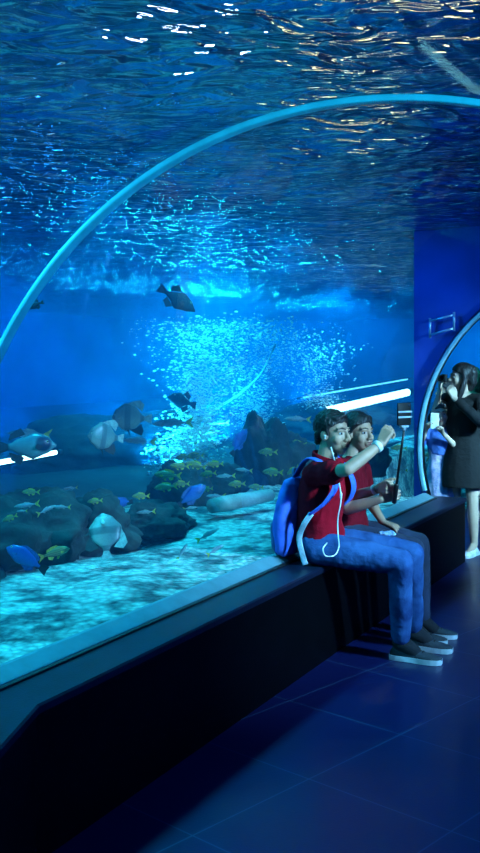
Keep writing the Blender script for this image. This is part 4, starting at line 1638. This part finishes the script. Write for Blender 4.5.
M_cord = mat('cord_white', (0.75, 0.80, 0.82), rough=0.5, bump=0)
ep = empty('earphones', J['chest'])
path = [(331, 447, 1.93), (336, 466, 1.915), (339, 482, 1.905), (341, 500, 1.90), (338, 518, 1.91), (338, 534, 1.90), (339, 546, 1.875), (335, 555, 1.87), (326, 556, 1.88), (323, 549, 1.885), (327, 543, 1.89)]
pts = smooth_path([PD(*q) - J['chest'] for q in path], 6)
b = bmesh.new(); tube(b, pts, 0.0032, 8)
link('cord', b, M_cord, ep)
b = bmesh.new(); q = PD(341, 494, 1.895) - J['chest']
capsule(b, q, q - UP * 0.02, 0.007, 0.006, 10)
link('inline_remote', b, M_cord, ep)
b = bmesh.new(); q = TM @ Vector((0.078, 0.006, -0.008)) - J['chest']
ball(b, q, 0.006, sub=2)
capsule(b, q, q - UP * 0.014, 0.0035, 0.003, 8)
link('earbud', b, M_cord, ep)
tag(ep, 'white earphone cord hanging down the front of the red shirt', 'earphones')

M_pack = mat('nylon_blue', (0.035, 0.12, 0.62), rough=0.6, var=0.15, bump=0.3, bscale=30)
M_packd = mat('nylon_navy', (0.05, 0.12, 0.32), rough=0.6, var=0.15, bump=0.3, bscale=30)
M_web = mat('webbing_grey', (0.34, 0.48, 0.60), rough=0.7, bump=0.3, bscale=120)
pk = empty('backpack', W(4.98, 2.25, HB))
bm = bmesh.new()
torso(bm, [W(4.98, 2.225, 0.54), W(4.98, 2.245, 0.575), W(4.98, 2.25, 0.68), W(4.985, 2.235, 0.82), W(4.99, 2.215, 0.93), W(4.995, 2.20, 0.965)],
      [(0.11, 0.035), (0.15, 0.062), (0.165, 0.072), (0.155, 0.070), (0.12, 0.052), (0.07, 0.02)], U)
bp = remeshed('main_bag', bm, M_pack, pk, voxel=0.007, smooth=5)
ruffle(bp, 0.010, 9, 5, (1, 1, 0.7))
bm = bmesh.new()
torso(bm, [W(4.97, 2.27, 0.55), W(4.97, 2.285, 0.60), W(4.97, 2.29, 0.72), W(4.97, 2.27, 0.79)], [(0.10, 0.015), (0.125, 0.028), (0.125, 0.03), (0.09, 0.012)], U)
fp = remeshed('front_pocket', bm, M_packd, pk, voxel=0.006, smooth=4)
ruffle(fp, 0.006, 12, 7)


def ribbon(pts, w, th, side, name, m, parent):
    b = bmesh.new()
    tube(b, pts, 1.0, 10, hint=side, ell=(w / 2, th / 2))
    return link(name, b, m, parent)


side = U * 0.8 + F * 0.2
sp_ = smooth_path([W(4.93, 2.19, 0.97), W(4.90, 2.10, 1.075), W(4.895, 2.00, 1.04), W(4.875, 1.935, 0.95), W(4.84, 1.975, 0.86), W(4.835, 2.06, 0.79)], 6)
ribbon(sp_, 0.055, 0.012, side, 'shoulder_strap', M_pack, pk)
sp_ = smooth_path([W(4.835, 2.055, 0.795), W(4.825, 2.09, 0.74), W(4.835, 2.125, 0.66), W(4.83, 2.105, 0.58), W(4.825, 2.085, 0.525)], 5)
ribbon(sp_, 0.030, 0.006, F * 0.9 + U * 0.3, 'webbing', M_web, pk)
sp_ = smooth_path([W(5.07, 2.19, 0.97), W(5.12, 2.08, 1.075), W(5.13, 1.99, 1.03), W(5.14, 1.935, 0.92), W(5.17, 1.98, 0.82), W(5.17, 2.10, 0.72), W(5.12, 2.19, 0.62)], 6)
ribbon(sp_, 0.050, 0.012, side, 'shoulder_strap', M_pack, pk)
bm = bmesh.new()
tube(bm, smooth_path([W(4.96, 2.205, 0.955), W(4.97, 2.22, 1.0), W(5.01, 2.22, 1.0), W(5.02, 2.205, 0.955)], 5), 0.008, 8)
link('grab_loop', bm, M_packd, pk)
adopt(pk)
tag(pk, 'bright blue backpack on the seated man\'s back, touching the glass', 'backpack')

# ---- the woman in black at the end of the bench
FB = Vector((-0.62, -0.78, 0)).normalized()      # she faces the glass
SB_ = FB.cross(UP)                                             # her right side
lady = person_root('standing woman in short black dress and white sneakers holding a camera to her face', W(8.16, 2.10, 0))


def loc_pt(o, f, r, z, fw, rt):
    return o + fw * f + rt * r + UP * z


def stand(root, o, fw, hgt, skin, arms, female=True, headf=None, legs=True, bend=0.0, voxel=0.006):
    """standing body of a given height at floor point o; arms: dict of elbow/wrist offsets (f, r, z)"""
    k = hgt / 1.62
    rt = fw.cross(UP)
    L_ = lambda f, r, z: loc_pt(o, f * k, r * k, z * k, fw, rt)
    Q = dict(pel=L_(0, 0, 0.86), waist=L_(0.0, 0, 1.0), chest=L_(0.01, 0, 1.18), neck=L_(0.01, 0, 1.36), head=L_(0.04, 0, 1.49),
             shR=L_(0, 0.155, 1.30), shL=L_(0, -0.155, 1.30), hpR=L_(0, 0.085, 0.83), hpL=L_(0, -0.085, 0.83),
             knR=L_(0.01, 0.085, 0.46), knL=L_(0.01, -0.085, 0.46), anR=L_(-0.02, 0.085, 0.09), anL=L_(-0.02, -0.085, 0.09))
    for kk, v in arms.items():
        Q[kk] = L_(*v)
    b = bmesh.new()
    torso(b, [L_(0, 0, 0.80), Q['pel'], Q['waist'], Q['chest'], L_(0.005, 0, 1.29), Q['neck']],
          [(0.13 * k, 0.09 * k), (0.155 * k, 0.105 * k), (0.115 * k, 0.08 * k), (0.13 * k, 0.10 * k), (0.11 * k, 0.07 * k), (0.05 * k, 0.048 * k)], rt)
    for s_ in ('R', 'L'):
        chain(b, [Q['neck'] - UP * 0.03 * k, Q['sh' + s_]], [0.045 * k, 0.045 * k])
        arm_bm(b, Q['sh' + s_], Q['el' + s_], Q['wr' + s_], 0.88 * k)
        leg_bm(b, Q['hp' + s_], Q['kn' + s_], Q['an' + s_], k)
        a = Q['an' + s_]
        chain(b, [a, a + fw * 0.11 * k - UP * 0.06 * k], [0.032 * k, 0.024 * k])
    chain(b, [Q['neck'] - UP * 0.03, Q['head'] - UP * 0.06 * k - fw * 0.02 * k], [0.05 * k, 0.046 * k])
    hk = k if hgt > 1.3 else k * 1.18
    T = head(b, Q['head'], headf if headf is not None else fw, hk * 0.97, female=female)
    return Q, b, T, k, rt


o = W(8.16, 2.11, 0)
Q, bm, TL, k, rt = stand(lady, o, FB, 1.58, M_skin2, dict(elR=(0.08, 0.24, 1.14), wrR=(0.15, 0.15, 1.37), elL=(0.13, -0.24, 1.12), wrL=(0.21, -0.02, 1.32)), headf=(FB * 0.5 + N * 0.8 + UP * 0.02))
hand(bm, Q['wrL'], UP * 0.8 + FB * 0.1 + rt * 0.3, -rt * 0.6 + FB * 0.5, thumb=-1, curl=(40, 55, 40), k=0.92)
hand(bm, Q['wrR'], UP * 0.9 - rt * 0.15 + FB * 0.1, rt * 0.5 + FB * 0.5, thumb=1, curl=(40, 55, 40), k=0.92)
remeshed('body', bm, M_skin2, lady, voxel=0.0055, smooth=3)
face_parts(TL, lady)


def lady_hair(b):
    for sx in (-1, 1):
        chain(b, [(sx * 0.062, 0.0, 0.06), (sx * 0.078, -0.005, -0.03), (sx * 0.075, 0.02, -0.12), (sx * 0.06, 0.05, -0.22)], [0.03, 0.028, 0.028, 0.016], 10)
    chain(b, [(0, -0.075, 0.05), (0, -0.085, -0.03), (0, -0.08, -0.09)], [0.065, 0.055, 0.03], 12)


hb = remeshed('hair', hair_cap(TL, front=0.070, extra=lady_hair, quiff=False), M_hair, lady, voxel=0.006, smooth=3)
bm = bmesh.new()
torso(bm, [o + UP * 0.56, o + UP * 0.70, Q['pel'], Q['waist'], Q['chest'], Q['chest'].lerp(Q['neck'], 0.6), Q['neck'] - UP * 0.03],
      [(0.205, 0.165), (0.195, 0.15), (0.18, 0.13), (0.145, 0.105), (0.155, 0.118), (0.135, 0.09), (0.07, 0.06)], rt)
for s_ in ('R', 'L'):
    chain(bm, [Q['neck'] - UP * 0.045, Q['sh' + s_]], [0.05, 0.058])
    chain(bm, [Q['sh' + s_], Q['el' + s_]], [0.058, 0.052])
    if s_ == 'L':
        chain(bm, [Q['elL'], Q['elL'].lerp(Q['wrL'], 0.85)], [0.050, 0.038])
dr = remeshed('dress', bm, M_black, lady, voxel=0.008, smooth=3)
ruffle(dr, 0.008, 9, 3, (1, 1, 0.4))
for s_ in ('R', 'L'):
    shoe(lady, Q['an' + s_] - FB * 0.05, FB, (M_shoew, M_sole, M_band), L=0.24, high=0.075)
adopt(lady)
cdir = (FB * 0.5 + N * 0.8).normalized()
cm = empty('compact_camera', Q['head'] + cdir * 0.145 - UP * 0.005)
Rc = basis(cdir)
b = bmesh.new(); box(b, Vector((0, 0, 0)), (0.11, 0.03, 0.065), Rc, 0.006)
link('camera_body', b, M_phone, cm)
b = bmesh.new(); tube(b, [cdir * 0.01, cdir * 0.05], [0.026, 0.024], 18)
link('lens_barrel', b, M_metal, cm)
tag(cm, 'small dark camera in front of the face of the woman in black', 'camera')

# ---- the teenager in dark clothes behind her, and the child taking a photo
teen = person_root('person in dark top and dark blue jeans standing behind the child, mostly hidden', W(8.52, 2.36, 0))
FT = (N + Vector((0.3, -0.5, 0))).normalized()
o = W(8.56, 2.33, 0)
Q, bm, TT, k, rt = stand(teen, o, FT, 1.44, M_skin, dict(elL=(0.03, -0.24, 1.04), wrL=(0.16, -0.20, 0.90), elR=(0.03, 0.24, 1.04), wrR=(0.14, 0.2, 0.88)), female=False)
hand(bm, Q['wrL'], FT - UP * 0.5, UP + FT * 0.5, thumb=-1, curl=(25, 30, 20), k=0.85)
hand(bm, Q['wrR'], FT - UP * 0.5, UP + FT * 0.5, thumb=1, curl=(25, 30, 20), k=0.85)
remeshed('body', bm, M_skin, teen, voxel=0.0065, smooth=3)
face_parts(TT, teen)
remeshed('hair', hair_cap(TT), M_hair, teen, voxel=0.006, smooth=2)
sb = shirt_bm(Q, sl=0.9, g=-0.016, hem=0.72, sides=rt)
ruffle(remeshed('shirt', sb, M_black, teen, voxel=0.008, smooth=3), 0.006, 10, 3)


def stand_trousers(Q, k, rt, g=0.0):
    bm = bmesh.new()
    p = Q['pel']
    torso(bm, [p - UP * 0.10 * k, p - UP * 0.04 * k, p + UP * 0.04 * k], [((0.13 + g) * k, (0.10 + g) * k), ((0.168 + g) * k, (0.12 + g) * k), ((0.158 + g) * k, (0.11 + g) * k)], rt)
    for s_ in ('R', 'L'):
        chain(bm, [Q['hp' + s_], Q['kn' + s_], Q['kn' + s_].lerp(Q['an' + s_], 0.9)], [(0.090 + g) * k, (0.066 + g) * k, (0.054 + g) * k], 16)
    return bm


ruffle(remeshed('jeans', stand_trousers(Q, k, rt), mat('denim_navy', (0.02, 0.06, 0.22), rough=0.9), teen, voxel=0.008, smooth=3), 0.006, 12, 5)
for s_ in ('R', 'L'):
    shoe(teen, Q['an' + s_] - FT * 0.045, FT, (M_shoe, M_sole, M_sock), L=0.235)
adopt(teen)

kid = person_root('child in blue jacket and long pale patterned dress holding up a white phone', W(8.15, 2.30, 0))
FK = Vector((-0.2, -0.98, 0)).normalized()
o = W(8.16, 2.30, 0)
Q, bm, TK, k, rt = stand(kid, o, FK, 1.25, M_skin2, dict(elL=(0.12, -0.20, 1.10), wrL=(0.23, -0.02, 1.30), elR=(0.10, 0.24, 1.12), wrR=(0.22, 0.15, 1.34)))
hand(bm, Q['wrL'], UP * 0.7 + FK * 0.5 + rt * 0.2, -FK * 0.5 - rt * 0.5 + UP * 0.3, thumb=-1, curl=(35, 45, 30), k=0.72)
hand(bm, Q['wrR'], UP * 0.7 + FK * 0.5 - rt * 0.2, -FK * 0.5 + rt * 0.5 + UP * 0.3, thumb=1, curl=(35, 45, 30), k=0.72)
remeshed('body', bm, M_skin2, kid, voxel=0.005, smooth=2)
face_parts(TK, kid)
hb = remeshed('hair', hair_cap(TK, front=0.065, extra=long_hair, quiff=False), M_hair, kid, voxel=0.006, smooth=3)
M_kid = mat('cotton_blue', (0.05, 0.12, 0.38), rough=0.9, bump=0.3)
bm = bmesh.new()
torso(bm, [Q['waist'].lerp(Q['chest'], 0.35), Q['chest'], Q['chest'].lerp(Q['neck'], 0.6), Q['neck'] - UP * 0.01],
      [(0.104, 0.084), (0.116, 0.090), (0.10, 0.068), (0.05, 0.046)], rt)
for s_ in ('R', 'L'):
    chain(bm, [Q['neck'] - UP * 0.02, Q['sh' + s_], Q['sh' + s_].lerp(Q['el' + s_], 0.7)], [0.035, 0.045, 0.042])
ruffle(remeshed('jacket', bm, M_kid, kid, voxel=0.006, smooth=3), 0.005, 14, 4)
M_pp = mat('trouser_pattern', (0.50, 0.36, 0.50), rough=0.9, vscale=22, bump=0.3, col2=(0.16, 0.20, 0.36))
bm = bmesh.new()
torso(bm, [o + UP * 0.22, o + UP * 0.45, Q['pel'], Q['waist'], Q['chest'] - UP * 0.01],
      [(0.155, 0.14), (0.14, 0.115), (0.122, 0.092), (0.100, 0.078), (0.108, 0.083)], rt)
ruffle(remeshed('dress', bm, M_pp, kid, voxel=0.006, smooth=3), 0.008, 16, 5, (1, 1, 0.3))
for s_ in ('R', 'L'):
    shoe(kid, Q['an' + s_] - FK * 0.035, FK, (M_shoew, M_sole, M_band), L=0.18)
adopt(kid)
kp = empty('smartphone', (Q['wrL'] + Q['wrR']) / 2 + UP * 0.085 + FK * 0.055)
Rk = basis(FK)
b = bmesh.new(); box(b, Vector((0, 0, 0)), (0.068, 0.010, 0.13), Rk, 0.003)
link('case', b, M_band, kp)
b = bmesh.new(); box(b, -FK * 0.0056, (0.058, 0.001, 0.118), Rk)
link('screen', b, emit('child_phone_screen', (0.45, 0.85, 0.8), 0.8), kp, smooth=False)
tag(kp, 'white phone with lit screen held upright by the child', 'phone')
